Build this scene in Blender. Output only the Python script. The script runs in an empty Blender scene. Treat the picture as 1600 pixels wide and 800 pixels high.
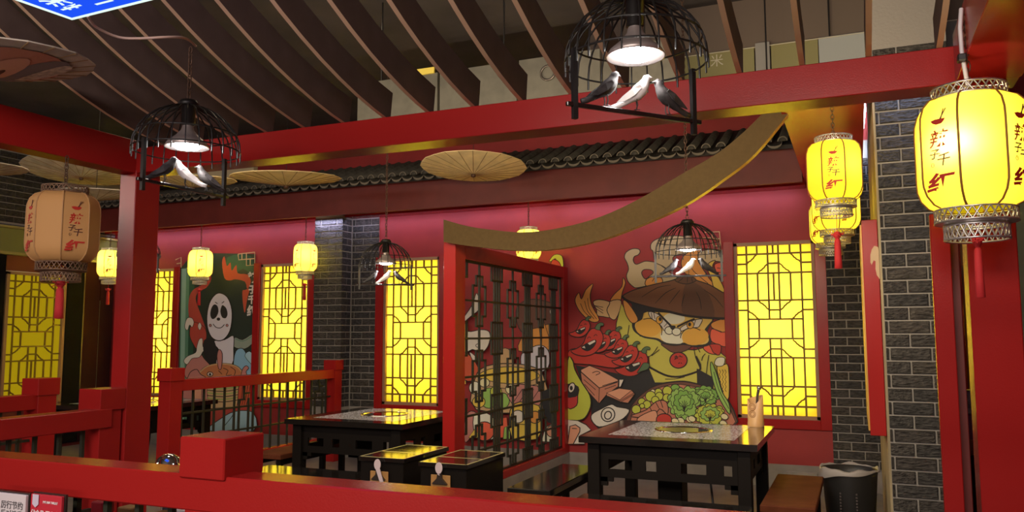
import bpy, bmesh, math, random
from mathutils import Vector, Matrix
from mathutils.geometry import tessellate_polygon
random.seed(11)
SC = bpy.context.scene
COL = SC.collection
PI = math.pi

# ---------------------------------------------------------------- camera
EYE = Vector((0.0, 0.0, 1.5))
FPX = 1258.27                                    # focal length in pixels of the 1600x800 frame
YAW, PITCH, ROLL = 0.403670, 0.0976063, -0.00173424
cy, sy, cp, sp = math.cos(YAW), math.sin(YAW), math.cos(PITCH), math.sin(PITCH)
FWD = Vector((-sy * cp, cy * cp, sp))
RT0 = Vector((cy, sy, 0)); UP0 = RT0.cross(FWD)
RT = RT0 * math.cos(ROLL) + UP0 * math.sin(ROLL)
UP = -RT0 * math.sin(ROLL) + UP0 * math.cos(ROLL)
cam = bpy.data.cameras.new('camera'); cam.lens = FPX / 1600 * 36; cam.sensor_width = 36
cam.clip_start = .02; cam.clip_end = 60
co = bpy.data.objects.new('camera', cam); COL.objects.link(co)
m = Matrix.Identity(4)
for i in range(3):
    m[i][0], m[i][1], m[i][2], m[i][3] = RT[i], UP[i], -FWD[i], EYE[i]
co.matrix_world = m
SC.camera = co

# ---------------------------------------------------------------- world, exposure, the room's lamps and added fill
w = bpy.data.worlds.new('world'); SC.world = w; w.use_nodes = True
w.node_tree.nodes['Background'].inputs[0].default_value = (.9, .75, .7, 1)
w.node_tree.nodes['Background'].inputs[1].default_value = .022
SC.view_settings.view_transform = 'Standard'; SC.view_settings.look = 'None'
SC.view_settings.exposure = 0.18; SC.view_settings.gamma = 1.0; SC.view_settings.use_curve_mapping = False
SC.cycles.use_denoising = True
SC.cycles.sample_clamp_indirect = 6.0; SC.cycles.sample_clamp_direct = 0
SC.cycles.max_bounces = 6; SC.cycles.diffuse_bounces = 3; SC.cycles.glossy_bounces = 3; SC.cycles.transmission_bounces = 5
SC.cycles.caustics_reflective = False; SC.cycles.caustics_refractive = False

def lamp(name, kind, loc, energy, color=(1, 1, 1), rot=(0, 0, 0), **kw):
    l = bpy.data.lights.new(name, kind); l.energy = energy; l.color = color
    for k, v in kw.items(): setattr(l, k, v)
    o = bpy.data.objects.new(name, l); COL.objects.link(o); o.location = loc; o.rotation_euler = rot
    return o
# unseen: the lit hall behind the camera first, then fill lights added around it
lamp('hall_fill', 'AREA', (-1.2, -1.8, 3.05), 150, (1, .86, .76), (math.radians(72), 0, 0), shape='RECTANGLE', size=3.6, size_y=.8)
lamp('hall_fill', 'AREA', (-7.6, .6, 3.0), 48, (1, .84, .72), (math.radians(76), 0, math.radians(-10)), shape='RECTANGLE', size=2.2, size_y=.6)
lamp('hall_fill', 'AREA', (-2.2, -2.2, .8), 26, (1, .84, .74), (math.radians(112), 0, 0), shape='RECTANGLE', size=4.0, size_y=.4)  # fill from below, added to brighten undersides
lamp('hall_fill', 'AREA', (-4.9, 4.9, 3.9), 30, (1, .80, .52), (0, 0, 0), shape='RECTANGLE', size=3.0, size_y=.5)  # overhead fill, added for warmer ambient light
# added warm fill lights, hidden behind the red pavilion beam
lamp('beam_fill', 'AREA', (-2.9, 3.66, 2.55), 30, (1, .80, .52), (math.radians(84), 0, 0), shape='RECTANGLE', size=1.7, size_y=.03)
lamp('beam_fill', 'AREA', (-.9, 3.66, 2.55), 38, (1, .80, .52), (math.radians(84), 0, 0), shape='RECTANGLE', size=1.7, size_y=.03)
# led strips lying on the cove ledge under the eave and beside the right pillar: long thin cool white lamps
LED = (.62, .62, 1.0)
COVE_Y = 8.33
for x0, x1 in ((-9.9, -6.3), (-5.8, -3.2), (-3.1, -.5)):
    lamp('cove_lamp', 'AREA', ((x0 + x1) / 2, COVE_Y + .02, 2.93), 1.5 * (x1 - x0), LED, (math.radians(36), 0, 0), shape='RECTANGLE', size=x1 - x0, size_y=.02)

lamp('cove_lamp', 'AREA', (-6.05, 8.27, 2.93), 2.6, LED, (math.radians(20), 0, 0), shape='RECTANGLE', size=.42, size_y=.02)
lamp('pillar_lamp', 'AREA', (.36, 5.46, 3.22), 2.6, (.45, .58, 1), (math.radians(14), 0, 0), shape='RECTANGLE', size=.45, size_y=.02)
lamp('pillar_lamp', 'AREA', (.02, 8.30, 3.35), 2.2, (.5, .62, 1), (math.radians(16), math.radians(-8), 0), shape='RECTANGLE', size=.3, size_y=.02)

# ---------------------------------------------------------------- pixel helpers: a photograph pixel to a point of the room
def ray(x, y):
    return RT * ((x - 800) / FPX) - UP * ((y - 400) / FPX) + FWD
def on_y(x, y, Y): d = ray(x, y); return EYE + d * (Y / d.y)
def on_x(x, y, X): d = ray(x, y); return EYE + d * (X / d.x)
def on_z(x, y, Z): d = ray(x, y); return EYE + d * ((Z - EYE.z) / d.z)
def at_depth(x, y, q): return EYE + ray(x, y) * q

# ---------------------------------------------------------------- materials
def mat(name, col, rough=.5, metal=0, spec=.5, coat=0, noise=0, nscale=12, bump=0, bscale=60, emit=None, estr=0, stretch=None):
    M = bpy.data.materials.new(name); M.use_nodes = True
    nt = M.node_tree; b = nt.nodes['Principled BSDF']
    b.inputs['Base Color'].default_value = (*col, 1); b.inputs['Roughness'].default_value = rough
    b.inputs['Metallic'].default_value = metal; b.inputs['Specular IOR Level'].default_value = spec
    if coat: b.inputs['Coat Weight'].default_value = coat; b.inputs['Coat Roughness'].default_value = .08
    if emit: b.inputs['Emission Color'].default_value = (*emit, 1); b.inputs['Emission Strength'].default_value = estr
    if noise or bump:
        tc = nt.nodes.new('ShaderNodeTexCoord'); src = tc.outputs['Object']
        if stretch:
            mp = nt.nodes.new('ShaderNodeMapping'); mp.inputs['Scale'].default_value = stretch
            nt.links.new(src, mp.inputs[0]); src = mp.outputs[0]
    if noise:
        n = nt.nodes.new('ShaderNodeTexNoise'); n.inputs['Scale'].default_value = nscale; n.inputs['Detail'].default_value = 5
        r = nt.nodes.new('ShaderNodeValToRGB')
        r.color_ramp.elements[0].position = .3; r.color_ramp.elements[1].position = .7
        r.color_ramp.elements[0].color = (*[c * (1 - noise) for c in col], 1)
        r.color_ramp.elements[1].color = (*[min(1, c * (1 + noise)) for c in col], 1)
        nt.links.new(src, n.inputs['Vector']); nt.links.new(n.outputs['Fac'], r.inputs[0]); nt.links.new(r.outputs[0], b.inputs['Base Color'])
    if bump:
        n2 = nt.nodes.new('ShaderNodeTexNoise'); n2.inputs['Scale'].default_value = bscale; n2.inputs['Detail'].default_value = 4
        bp = nt.nodes.new('ShaderNodeBump'); bp.inputs['Strength'].default_value = bump; bp.inputs['Distance'].default_value = .01
        nt.links.new(src, n2.inputs['Vector']); nt.links.new(n2.outputs['Fac'], bp.inputs['Height']); nt.links.new(bp.outputs[0], b.inputs['Normal'])
    return M
def glow(name, col, base, estr):
    """lit lamp cloth: lets the lamp inside shine through, plus its own even glow"""
    M = bpy.data.materials.new(name); M.use_nodes = True; nt = M.node_tree
    nt.nodes.remove(nt.nodes['Principled BSDF']); out = nt.nodes['Material Output']
    t = nt.nodes.new('ShaderNodeBsdfTranslucent'); t.inputs[0].default_value = (*base, 1)
    e = nt.nodes.new('ShaderNodeEmission'); e.inputs[0].default_value = (*col, 1); e.inputs[1].default_value = estr
    a = nt.nodes.new('ShaderNodeAddShader')
    nt.links.new(t.outputs[0], a.inputs[0]); nt.links.new(e.outputs[0], a.inputs[1]); nt.links.new(a.outputs[0], out.inputs[0])
    return M
def emis(name, col, s):
    M = bpy.data.materials.new(name); M.use_nodes = True; nt = M.node_tree
    nt.nodes.remove(nt.nodes['Principled BSDF']); e = nt.nodes.new('ShaderNodeEmission')
    e.inputs[0].default_value = (*col, 1); e.inputs[1].default_value = s
    nt.links.new(e.outputs[0], nt.nodes['Material Output'].inputs[0]); return M
def granite():
    M = mat('granite', (.5, .5, .5), .12)
    nt = M.node_tree; b = nt.nodes['Principled BSDF']; tc = nt.nodes.new('ShaderNodeTexCoord')
    v = nt.nodes.new('ShaderNodeTexVoronoi'); v.inputs['Scale'].default_value = 62
    n = nt.nodes.new('ShaderNodeTexNoise'); n.inputs['Scale'].default_value = 40; n.inputs['Detail'].default_value = 6
    mx = nt.nodes.new('ShaderNodeMath'); mx.operation = 'ADD'
    r = nt.nodes.new('ShaderNodeValToRGB'); r.color_ramp.elements[0].position = .70; r.color_ramp.elements[0].color = (.05, .045, .05, 1)
    r.color_ramp.elements[1].position = 1.0; r.color_ramp.elements[1].color = (.62, .6, .62, 1)
    nt.links.new(tc.outputs['Object'], v.inputs['Vector']); nt.links.new(tc.outputs['Object'], n.inputs['Vector'])
    nt.links.new(v.outputs['Distance'], mx.inputs[0]); nt.links.new(n.outputs['Fac'], mx.inputs[1])
    nt.links.new(mx.outputs[0], r.inputs[0]); nt.links.new(r.outputs[0], b.inputs['Base Color']); return M

RED = mat('red_lacquer', (.34, .015, .014), .25, spec=.22, bump=.05, bscale=180)
REDP = mat('red_wall_paint', (.33, .024, .024), .62, noise=.1, nscale=3, bump=.12, bscale=120)
DRED = mat('dark_red_board', (.16, .022, .018), .5, noise=.12, nscale=5)
BLK = mat('black_lacquer', (.012, .010, .009), .12, coat=.3)
BLKW = mat('black_wood', (.009, .007, .006), .55, spec=.12)
GRN = mat('bronze_green_lattice', (.022, .023, .013), .5)
GOLDB = mat('bronze_board', (.085, .054, .021), .65, spec=.12, noise=.07, nscale=40)
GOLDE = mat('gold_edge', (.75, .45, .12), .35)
SLAT = mat('slat_brown', (.115, .076, .068), .6, spec=.2, noise=.12, nscale=9)
SLATE = mat('slat_edge_lit', (.55, .36, .24), .5)  # light on the slats' lower edge put into a paler colour
CEIL = mat('dark_ceiling', (.05, .042, .042), .85, noise=.3, nscale=2.2)
FLOOR = mat('grey_stone_floor', (.19, .165, .15), .4, noise=.18, nscale=5, bump=.05)
MARB = mat('grey_marble', (.27, .245, .225), .4, noise=.14, nscale=6)
MORT = mat('mortar', (.34, .315, .28), .9, bump=.3)
BRK = [mat('brick_grey', c, .75, noise=.62, nscale=5, bump=1.0, bscale=5) for c in ((.062, .056, .050), (.048, .045, .042), (.072, .062, .052), (.055, .048, .043))]
for M_ in BRK:                                     # every brick its own grain and tone
    nt = M_.node_tree; oi = nt.nodes.new('ShaderNodeObjectInfo'); va = nt.nodes.new('ShaderNodeVectorMath'); va.operation = 'MULTIPLY_ADD'
    tc = [n for n in nt.nodes if n.type == 'TEX_COORD'][0]
    cx = nt.nodes.new('ShaderNodeCombineXYZ')
    for k in range(3): nt.links.new(oi.outputs['Random'], cx.inputs[k])
    va.inputs[1].default_value = (37, 53, 71); nt.links.new(cx.outputs[0], va.inputs[0]); nt.links.new(tc.outputs['Object'], va.inputs[2])
    for n in nt.nodes:
        if n.type == 'TEX_NOISE': nt.links.new(va.outputs[0], n.inputs['Vector'])
        if n.type == 'BUMP': n.inputs['Distance'].default_value = .03
TILE = mat('roof_tile', (.085, .078, .066), .7, noise=.3, nscale=20, bump=.3)
SILV = mat('silver_filigree', (.62, .60, .60), .32, metal=.85)
BRON = mat('bronze_filigree', (.23, .14, .09), .45, metal=.5)
WIRE = mat('black_wire', (.013, .012, .012), .38, metal=.2)
CHAIN = mat('chain_brown', (.10, .05, .03), .5, metal=.3)
CHROME = mat('chrome', (.8, .8, .8), .08, metal=1)
SHADE = mat('lamp_shade_pewter', (.42, .36, .35), .35, metal=.6)
BULB = emis('bulb_white', (1, .97, .93), 40)
LCLOTH = glow('lantern_cloth_lit', (1, .74, .004), (.92, .78, .12), .42)
LDARK = mat('lantern_cloth_unlit', (.58, .31, .11), .7)
SEAM = mat('lantern_seam', (.30, .13, .012), .6)
SEAMD = mat('lantern_seam_unlit', (.46, .25, .10), .6)
INKR = mat('red_ink', (.50, .02, .01), .6)
INKK = mat('dark_ink', (.10, .028, .02), .6)
TASS = mat('red_tassel', (.52, .02, .025), .75)
PANE = glow('window_pane_lit', (.95, .74, .006), (.90, .80, .19), .12)
PANED = glow('window_pane_dim', (.9, .75, .02), (.8, .66, .05), .16)
LATT = mat('window_lattice', (.20, .115, .010), .55)
WFR = mat('window_edge_wood', (.34, .19, .10), .5)
TAN = mat('oil_paper_tan', (.84, .68, .38), .75, noise=.16, nscale=7)
PALE = mat('oil_paper_pale', (.58, .52, .45), .75, noise=.35, nscale=6)
CREAM = mat('cream_board', (.48, .40, .26), .6)
OLIVE = mat('olive_board', (.20, .22, .075), .6)
BAMB = mat('bamboo', (.62, .36, .15), .4, noise=.08, nscale=8)
WHT = mat('white_plastic', (.75, .70, .72), .4)
KRAFT = mat('kraft_board', (.42, .22, .07), .7, noise=.1)
STEELD = mat('dark_steel', (.12, .10, .09), .35, metal=.8)
BWHITE = mat('bird_white', (.85, .82, .82), .6)
BGREY = mat('bird_dark', (.030, .027, .030), .55, noise=.4, nscale=60)
BMID = mat('bird_grey', (.032, .027, .027), .55, noise=.4, nscale=60)

# ---------------------------------------------------------------- mesh helpers
class MB:
    def __init__(s): s.v, s.f, s.mi, s.sm = [], [], [], []
    def add(s, vs, fs, mi=0, smooth=False):
        o = len(s.v); s.v += [Vector(v) for v in vs]
        for f in fs: s.f.append([i + o for i in f]); s.mi.append(mi); s.sm.append(smooth)
        return s
    def box(s, x0, x1, y0, y1, z0, z1, mi=0, c=.0):
        if c <= 0:
            vs = [(x, y, z) for z in (z0, z1) for y in (y0, y1) for x in (x0, x1)]
            return s.add(vs, [(0, 2, 3, 1), (4, 5, 7, 6), (0, 1, 5, 4), (2, 6, 7, 3), (0, 4, 6, 2), (1, 3, 7, 5)], mi)
        bm = bmesh.new(); bmesh.ops.create_cube(bm, size=1)
        bmesh.ops.scale(bm, vec=(x1 - x0, y1 - y0, z1 - z0), verts=bm.verts)
        bmesh.ops.bevel(bm, geom=bm.edges[:], offset=c, segments=1, affect='EDGES')
        bmesh.ops.translate(bm, vec=((x0 + x1) / 2, (y0 + y1) / 2, (z0 + z1) / 2), verts=bm.verts)
        bm.verts.index_update()
        s.add([v.co.copy() for v in bm.verts], [[v.index for v in f.verts] for f in bm.faces], mi); bm.free(); return s
    def tube(s, pts, r, n=6, mi=0, closed=False, caps=True):
        pts = [Vector(p) for p in pts]; k = len(pts); rings = []
        rr = r if isinstance(r, (list, tuple)) else [r] * k
        t0 = None; nrm = None
        for i, p in enumerate(pts):
            a = pts[i - 1] if (i or closed) else p; b = pts[(i + 1) % k] if (i < k - 1 or closed) else p
            t = (b - a).normalized()
            if nrm is None:
                nrm = t.orthogonal().normalized()
            else:
                nrm = (nrm - t * nrm.dot(t)); nrm = nrm.normalized() if nrm.length > 1e-6 else t.orthogonal().normalized()
            bi = t.cross(nrm)
            rings.append([p + (nrm * math.cos(2 * PI * j / n) + bi * math.sin(2 * PI * j / n)) * rr[i] for j in range(n)])
        vs = [v for g in rings for v in g]; fs = []
        for i in range(k if closed else k - 1):
            i2 = (i + 1) % k
            for j in range(n): fs.append((i * n + j, i * n + (j + 1) % n, i2 * n + (j + 1) % n, i2 * n + j))
        s.add(vs, fs, mi, True)
        if caps and not closed:
            s.add(rings[0], [tuple(range(n))[::-1]], mi); s.add(rings[-1], [tuple(range(n))], mi)
        return s
    def lathe(s, prof, n=24, mi=0, c=(0, 0, 0), smooth=True, caps=(True, True), a0=0):
        vs, fs = [], []; c = Vector(c)
        for r, z in prof:
            for j in range(n): vs.append(c + Vector((r * math.cos(a0 + 2 * PI * j / n), r * math.sin(a0 + 2 * PI * j / n), z)))
        for i in range(len(prof) - 1):
            for j in range(n): fs.append((i * n + j, i * n + (j + 1) % n, (i + 1) * n + (j + 1) % n, (i + 1) * n + j))
        s.add(vs, fs, mi, smooth)
        if caps[0] and prof[0][0] > 1e-5: s.add(vs[:n], [tuple(range(n))[::-1]], mi)
        if caps[1] and prof[-1][0] > 1e-5: s.add(vs[-n:], [tuple(range(n))], mi)
        return s
    def prism(s, poly, d, mi=0):
        """poly: list of Vector in a plane; d: Vector of thickness"""
        k = len(poly); a = [Vector(p) for p in poly]; b = [p + d for p in a]
        tri = tessellate_polygon([a])
        s.add(a + b, [tuple(t) for t in tri] + [tuple(i + k for i in t)[::-1] for t in tri] + [(i, (i + 1) % k, (i + 1) % k + k, i + k) for i in range(k)], mi); return s
    def build(s, name, mats, parent=None, loc=None):
        me = bpy.data.meshes.new(name)
        off = Vector(loc) if loc is not None else (parent_loc(parent) if parent else Vector((0, 0, 0)))
        me.from_pydata([v - off for v in s.v], [], s.f)
        for M in (mats if isinstance(mats, (list, tuple)) else [mats]): me.materials.append(M)
        me.polygons.foreach_set('material_index', s.mi); me.polygons.foreach_set('use_smooth', s.sm)
        bm = bmesh.new(); bm.from_mesh(me); bmesh.ops.recalc_face_normals(bm, faces=bm.faces); bm.to_mesh(me); bm.free()
        o = bpy.data.objects.new(name, me); COL.objects.link(o)
        if parent: o.parent = parent; o.location = (Vector(loc) - parent_loc(parent)) if loc is not None else (0, 0, 0)
        elif loc is not None: o.location = loc
        return o
def parent_loc(p):
    l = Vector((0, 0, 0))
    while p: l += p.location; p = p.parent
    return l
def tag(o, label=None, cat=None, group=None, kind=None):
    if label: o['label'] = label
    if cat: o['category'] = cat
    if group: o['group'] = group
    if kind: o['kind'] = kind
    return o
def empty(name, loc, label=None, cat=None, group=None, kind=None):
    o = bpy.data.objects.new(name, None); o.empty_display_size = .1; COL.objects.link(o); o.location = loc
    return tag(o, label, cat, group, kind)
def inst(name, me, parent, loc, scale=(1, 1, 1), rot=(0, 0, 0), M=None):
    """one more piece that shares a mesh; loc is in world space"""
    o = bpy.data.objects.new(name, me); COL.objects.link(o); o.parent = parent
    o.location = Vector(loc) - (parent_loc(parent) if parent else Vector()); o.scale = scale; o.rotation_euler = rot
    return o
KIDS = {}
def copy_tree(o, loc=None, parent=None):
    c = o.copy(); COL.objects.link(c)
    if parent: c.parent = parent
    if loc is not None: c.location = loc
    for ch in list(o.children): copy_tree(ch, None, c)
    return c
def unit_bar(name, M):
    me = bpy.data.meshes.new(name); b = MB().box(-.5, .5, -.5, .5, -.5, .5)
    me.from_pydata([tuple(v) for v in b.v], [], b.f); me.materials.append(M); return me
def text_mesh(s, M, size=1.0, shear=0.0, bold=0.0):
    cu = bpy.data.curves.new('lettering', 'FONT'); cu.body = s; cu.size = size; cu.align_x = 'CENTER'; cu.align_y = 'CENTER'
    cu.shear = shear; cu.offset = bold; cu.resolution_u = 3; cu.extrude = .0
    o = bpy.data.objects.new('lettering', cu); COL.objects.link(o)
    bpy.context.view_layer.update()
    me = bpy.data.meshes.new_from_object(o.evaluated_get(bpy.context.evaluated_depsgraph_get()))
    bpy.data.objects.remove(o); me.materials.clear(); me.materials.append(M)
    return me
# ================================================================ the setting
YW = 8.54; XL = -10.0
MB().box(-10.4, 3.2, -3.5, 9.2, -.08, 0).build('floor', FLOOR)['kind'] = 'structure'
MB().box(-10.4, 3.2, -3.5, 9.2, 4.0, 4.1).build('ceiling', CEIL)['kind'] = 'structure'
WZ0, WZ1, WW = .68, 2.42, .745
WIN = [-9.57, -7.265, -5.355, -1.13, .93]                # left edges of the four windows of the back wall
wall_back = MB()
xs = [XL - .2] + [v for a in WIN for v in (a, a + WW)] + [3.2]
for i in range(0, len(xs), 2): wall_back.box(xs[i], xs[i + 1], YW, YW + .12, .22, 4.0)
for a in WIN:
    wall_back.box(a, a + WW, YW, YW + .12, .22, WZ0); wall_back.box(a, a + WW, YW, YW + .12, WZ1, 4.0)
wall_back = wall_back.build('wall_back', REDP); wall_back['kind'] = 'structure'
MB().box(XL, 3.2, YW - .012, YW + .12, 0, .22).build('baseboard_back', MARB)['kind'] = 'structure'
sock = MB().box(-.70, -.41, YW - .03, YW - .012, .04, .16, 0, .006)
sock.box(-.60, -.50, YW - .034, YW - .03, .075, .125, 1)
tag(sock.build('wall_socket', [MARB, WHT]), 'grey double wall socket low on the baseboard beside the trash bin', 'socket')
MB().box(3.1, 3.2, -3.5, YW, 0, 4.0).build('wall_right', REDP)['kind'] = 'structure'
MB().box(-10.4, 3.2, -3.6, -3.5, 0, 4.0).build('wall_front', mat('hall_wall', (.30, .16, .13), .8))['kind'] = 'structure'

# ---- brick faces: every brick a piece of its wall
BV = []
for k in range(6):
    b = MB(); a = [(-.5, -.5), (.5, -.5), (.5, .5), (-.5, .5)]
    j = lambda s: random.uniform(-s, s)
    ring = lambda y, k_: [(x * k_[0] + j(.012), y + j(.06), z * k_[1] + j(.03)) for x, z in a]
    mid = lambda y: [(0 + j(.2), y + j(.1), 0 + j(.2))]
    r0 = [(x, .5, z) for x, z in a]; r1 = [(x, -.2, z) for x, z in a]; r2 = ring(-.45, (.95, .86))
    b.add(r0 + r1 + r2 + mid(-.5), [(i, (i + 1) % 4, 4 + (i + 1) % 4, 4 + i) for i in range(4)] +
          [(4 + i, 4 + (i + 1) % 4, 8 + (i + 1) % 4, 8 + i) for i in range(4)] + [(8 + i, 8 + (i + 1) % 4, 12) for i in range(4)])
    me = bpy.data.meshes.new('brick'); me.from_pydata([tuple(v) for v in b.v], [], b.f); me.materials.append(BRK[k % 4])
    bm = bmesh.new(); bm.from_mesh(me); bmesh.ops.recalc_face_normals(bm, faces=bm.faces); bm.to_mesh(me); bm.free()
    BV.append(me)
CH, BL, JT = .0835, .235, .0115
def bricks(parent, u0, u1, z0, z1, place, rot, shift=0.0, big=1.0):
    """running bond between u0 and u1; place(u, z) gives the world point of a brick's middle"""
    n = 0; row = 0; z = z0
    while z + CH * big <= z1 + 1e-4:
        u = u0 - (shift + (.5 if row % 2 else 0)) * BL * big
        while u < u1 - .02:
            a, b_ = max(u + JT / 2, u0), min(u + BL * big - JT / 2, u1)
            if b_ - a > .008:
                inst('brick', random.choice(BV), parent, place((a + b_) / 2, z + CH * big / 2), (b_ - a, .016, CH * big - JT), rot); n += 1
            u += BL * big
        z += CH * big; row += 1
    return n
# back wall right of the red wall
wb = MB().box(-.262, .8, YW - .03, YW, .22, 3.4).build('wall_brick_back', MORT, None, (0, YW - .03, 0)); wb['kind'] = 'structure'
bricks(wb, -.262, .19, .22, 3.3, lambda u, z: (u, YW - .035, z), (0, 0, 0), .3)
# pilaster between the windows of the back wall: front, side and recessed face
PX0, PX1, PX2, PY = -6.265, -5.842, -5.448, 8.318
pil = MB().box(PX0 + .004, PX1 - .004, PY + .01, YW, .0, 3.1).box(PX1 - .004, PX2, YW - .012, YW, .0, 3.1).build('brick_pilaster', MORT, None, (PX0, PY, 0))
pil['kind'] = 'structure'
bricks(pil, PX0, PX1, .62, 3.0, lambda u, z: (u, PY + .006, z), (0, 0, 0), .1)
bricks(pil, PX1 + .012, PX2, .62, 3.0, lambda u, z: (u, YW - .016, z), (0, 0, 0), .35)
bricks(pil, PY + .002, YW - .03, .62, 3.0, lambda u, z: (PX1 - .006, u, z), (0, 0, PI / 2), .55)
# free-standing pillar on the right
RX0, RX1, RY0, RY1 = .158, .585, 5.58, 7.9
rp = MB().box(RX0, RX1, RY0 + .012, RY1, 0, 4.0).build('brick_pillar', MORT, None, (RX0, RY0, 0)); rp['kind'] = 'structure'
bricks(rp, RX0 + .002, RX1, .25, 3.35, lambda u, z: (u, RY0 + .006, z), (0, 0, 0), .42)
paper = MB().box(RX0 - .012, RX0, RY0 + .01, RY1, 0, 3.2)
paper.build('trim_1', mat('grained_wallpaper', (.36, .29, .17), .6, noise=.35, nscale=16, stretch=(1, 1, .12)), rp)
# left wall: brick above an olive board, dark panels below
wl = MB().box(XL - .15, XL, 3.0, YW, 2.95, 4.0).box(XL - .15, XL, -3.5, 3.0, 0, 4.0).box(XL - .15, XL, 3.0, YW, 0, 2.55).build('wall_left', DRED, None, (XL, 6, 0)); wl['kind'] = 'structure'
mo = MB().box(XL, XL + .012, 5.6, YW - .02, 2.93, 3.96).build('mortar', MORT, wl)
bricks(wl, 5.6, YW - .03, 2.95, 3.9, lambda u, z: (XL + .018, u, z), (0, 0, PI / 2), .2)
ob = MB().box(XL, XL + .06, 5.2, YW - .02, 2.57, 2.87).build('trim_2', OLIVE); ob['kind'] = 'structure'
MB().box(XL, XL + .09, 5.2, YW - .02, 2.875, 2.905).box(XL, XL + .09, 5.2, YW - .02, 2.535, 2.57).build('moulding', mat('olive_moulding', (.34, .30, .11), .5), ob)

# ---- lit lattice windows
def scallop(M):
    """quarter bracket that runs from (1,0) to (0,1) with a notch, in the x-z plane"""
    pts = [(1, 0), (.90, .12), (.83, .22), (.70, .30), (.60, .33), (.55, .42), (.45, .52), (.35, .58), (.31, .68), (.22, .80), (.10, .90), (0, 1)]
    return pts
SCP = scallop(None)
LBAR = unit_bar('lattice_bar', LATT)
VS = [.057, .114, .171, .33, .387, .44, .553, .613, .663, .827, .88, .94]
US = [.14, .28, .42, .49, .56, .71, .85]
def lattice_window(name, p0, ux, nrm, W, H, pane, tube=26, lab=None, col=(1, .97, .86)):
    """p0: lower left corner of the opening in the room's face; ux: unit vector to the right; nrm: into the room"""
    p0 = Vector(p0); ux = Vector(ux); nrm = Vector(nrm); uz = Vector((0, 0, 1)); rz = math.atan2(ux.y, ux.x)
    root = empty(name, p0, kind='structure')
    P = lambda u, v, d=0: p0 + ux * (u * W) + uz * ((1 - v) * H) + nrm * d
    def slab(nm, u0, u1, v0, v1, d0, d1, M, parent=root):
        a = [P(u0, v1, d0), P(u1, v1, d0), P(u1, v0, d0), P(u0, v0, d0)]
        return MB().prism(a, nrm * (d1 - d0)).build(nm, M, parent)
    slab('pane', 0, 1, 0, 1, -.045, -.041, pane)
    fw = .022
    f = MB()
    for u0, u1, v0, v1 in ((-.03, .018, -.01, 1.01), (.982, 1.03, -.01, 1.01), (-.03, 1.03, -.012, .008), (-.03, 1.03, .992, 1.012)):
        f.prism([P(u0, v1, -.04), P(u1, v1, -.04), P(u1, v0, -.04), P(u0, v0, -.04)], nrm * .045)
    f.build('window_frame', WFR, root)
    b = MB()                                                           # light box behind the pane
    for u0, u1, v0, v1, d0, d1 in ((-.03, 1.03, -.02, 1.02, -.26, -.25), (-.03, -.02, -.02, 1.02, -.25, -.04), (1.02, 1.03, -.02, 1.02, -.25, -.04), (-.03, 1.03, -.02, -.013, -.25, -.04), (-.03, 1.03, 1.013, 1.02, -.25, -.04)):
        b.prism([P(u0, v1, d0), P(u1, v1, d0), P(u1, v0, d0), P(u0, v0, d0)], nrm * (d1 - d0))
    b.build('light_box', WHT, root)
    if tube:
        l = lamp('window_tube', 'AREA', P(.5, .47, -.17), tube, col, (0, 0, 0), shape='RECTANGLE', size=.06, size_y=H * .5)
        l.rotation_euler = (math.radians(90), 0, rz); l.parent = root; l.location = P(.5, .47, -.125) - p0
    bw = .0185
    def bar(u0, v0, u1, v1):
        c = P((u0 + u1) / 2, (v0 + v1) / 2, -.03)
        sx = abs(u1 - u0) * W + bw; sz = abs(v1 - v0) * H + bw
        inst('lattice_bar', LBAR, root, c, (sx, .016, sz), (0, 0, rz))
    for u in (.14, .85): bar(u, 0, u, 1)
    for u in (.42, .56): bar(u, 0, u, .44); bar(u, .553, u, 1)
    for u in (.28, .71):
        bar(u, 0, u, .057); bar(u, .171, u, .33); bar(u, .44, u, .553); bar(u, .663, u, .827); bar(u, .94, u, 1)
    for v0, v1 in ((0, .057), (.171, .33), (.663, .827), (.94, 1)): bar(.49, v0, .49, v1)
    for v in (.057, .171, .33, .663, .827, .94): bar(0, v, 1, v)
    for v in (.44, .553): bar(.14, v, .85, v)
    for v in (.114, .387, .613, .88): bar(0, v, .14, v); bar(.85, v, 1, v); bar(.42, v, .56, v)
    def sc(ua, va, ub, vb, flip):
        # from (ua,va) to (ub,vb): horizontal first or vertical first
        m = MB(); q = []
        for a, c in SCP:
            u = ua + (ub - ua) * (1 - a); v = va + (vb - va) * c
            q.append(P(u, v, -.03))
        m.tube(q, bw * .55, 4); m.build('lattice_scroll', LATT, root)
    for s in (0, 1):
        g = (lambda v: 1 - v) if s else (lambda v: v)
        for L in (0, 1):
            h = (lambda u: .99 - u) if L else (lambda u: u)
            sc(h(.14), g(.114), h(.28), g(.057), 0)
            sc(h(.28), g(.171), h(.42), g(.114), 0)
            sc(h(.28), g(.33), h(.42), g(.387), 0)
            sc(h(.14), g(.387), h(.28), g(.44), 0)
    return root
for i, a in enumerate(WIN):
    lattice_window('window_%d' % (i + 1), (a, YW, WZ0), (1, 0, 0), (0, -1, 0), WW, WZ1 - WZ0, PANE, 105)
wf = lattice_window('window_6', (XL + .05, 6.92, .60), (0, 1, 0), (1, 0, 0), .80, 1.70, PANED, 5)
# red casings proud of the wall round the windows
for i, a in enumerate(WIN):
    c = MB(); e = .125; d = .03
    for x0, x1, z0, z1 in ((a - e, a - .02, WZ0 - e * .9, WZ1 + .04), (a + WW + .02, a + WW + e, WZ0 - e * .9, WZ1 + .04), (a - .02, a + WW + .02, WZ0 - e * .9, WZ0 - .02)):
        c.box(x0, x1, YW - d, YW, z0, z1, 0, .004)
    o = c.build('trim_%d' % (i + 11), RED); o['kind'] = 'structure'
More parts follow.
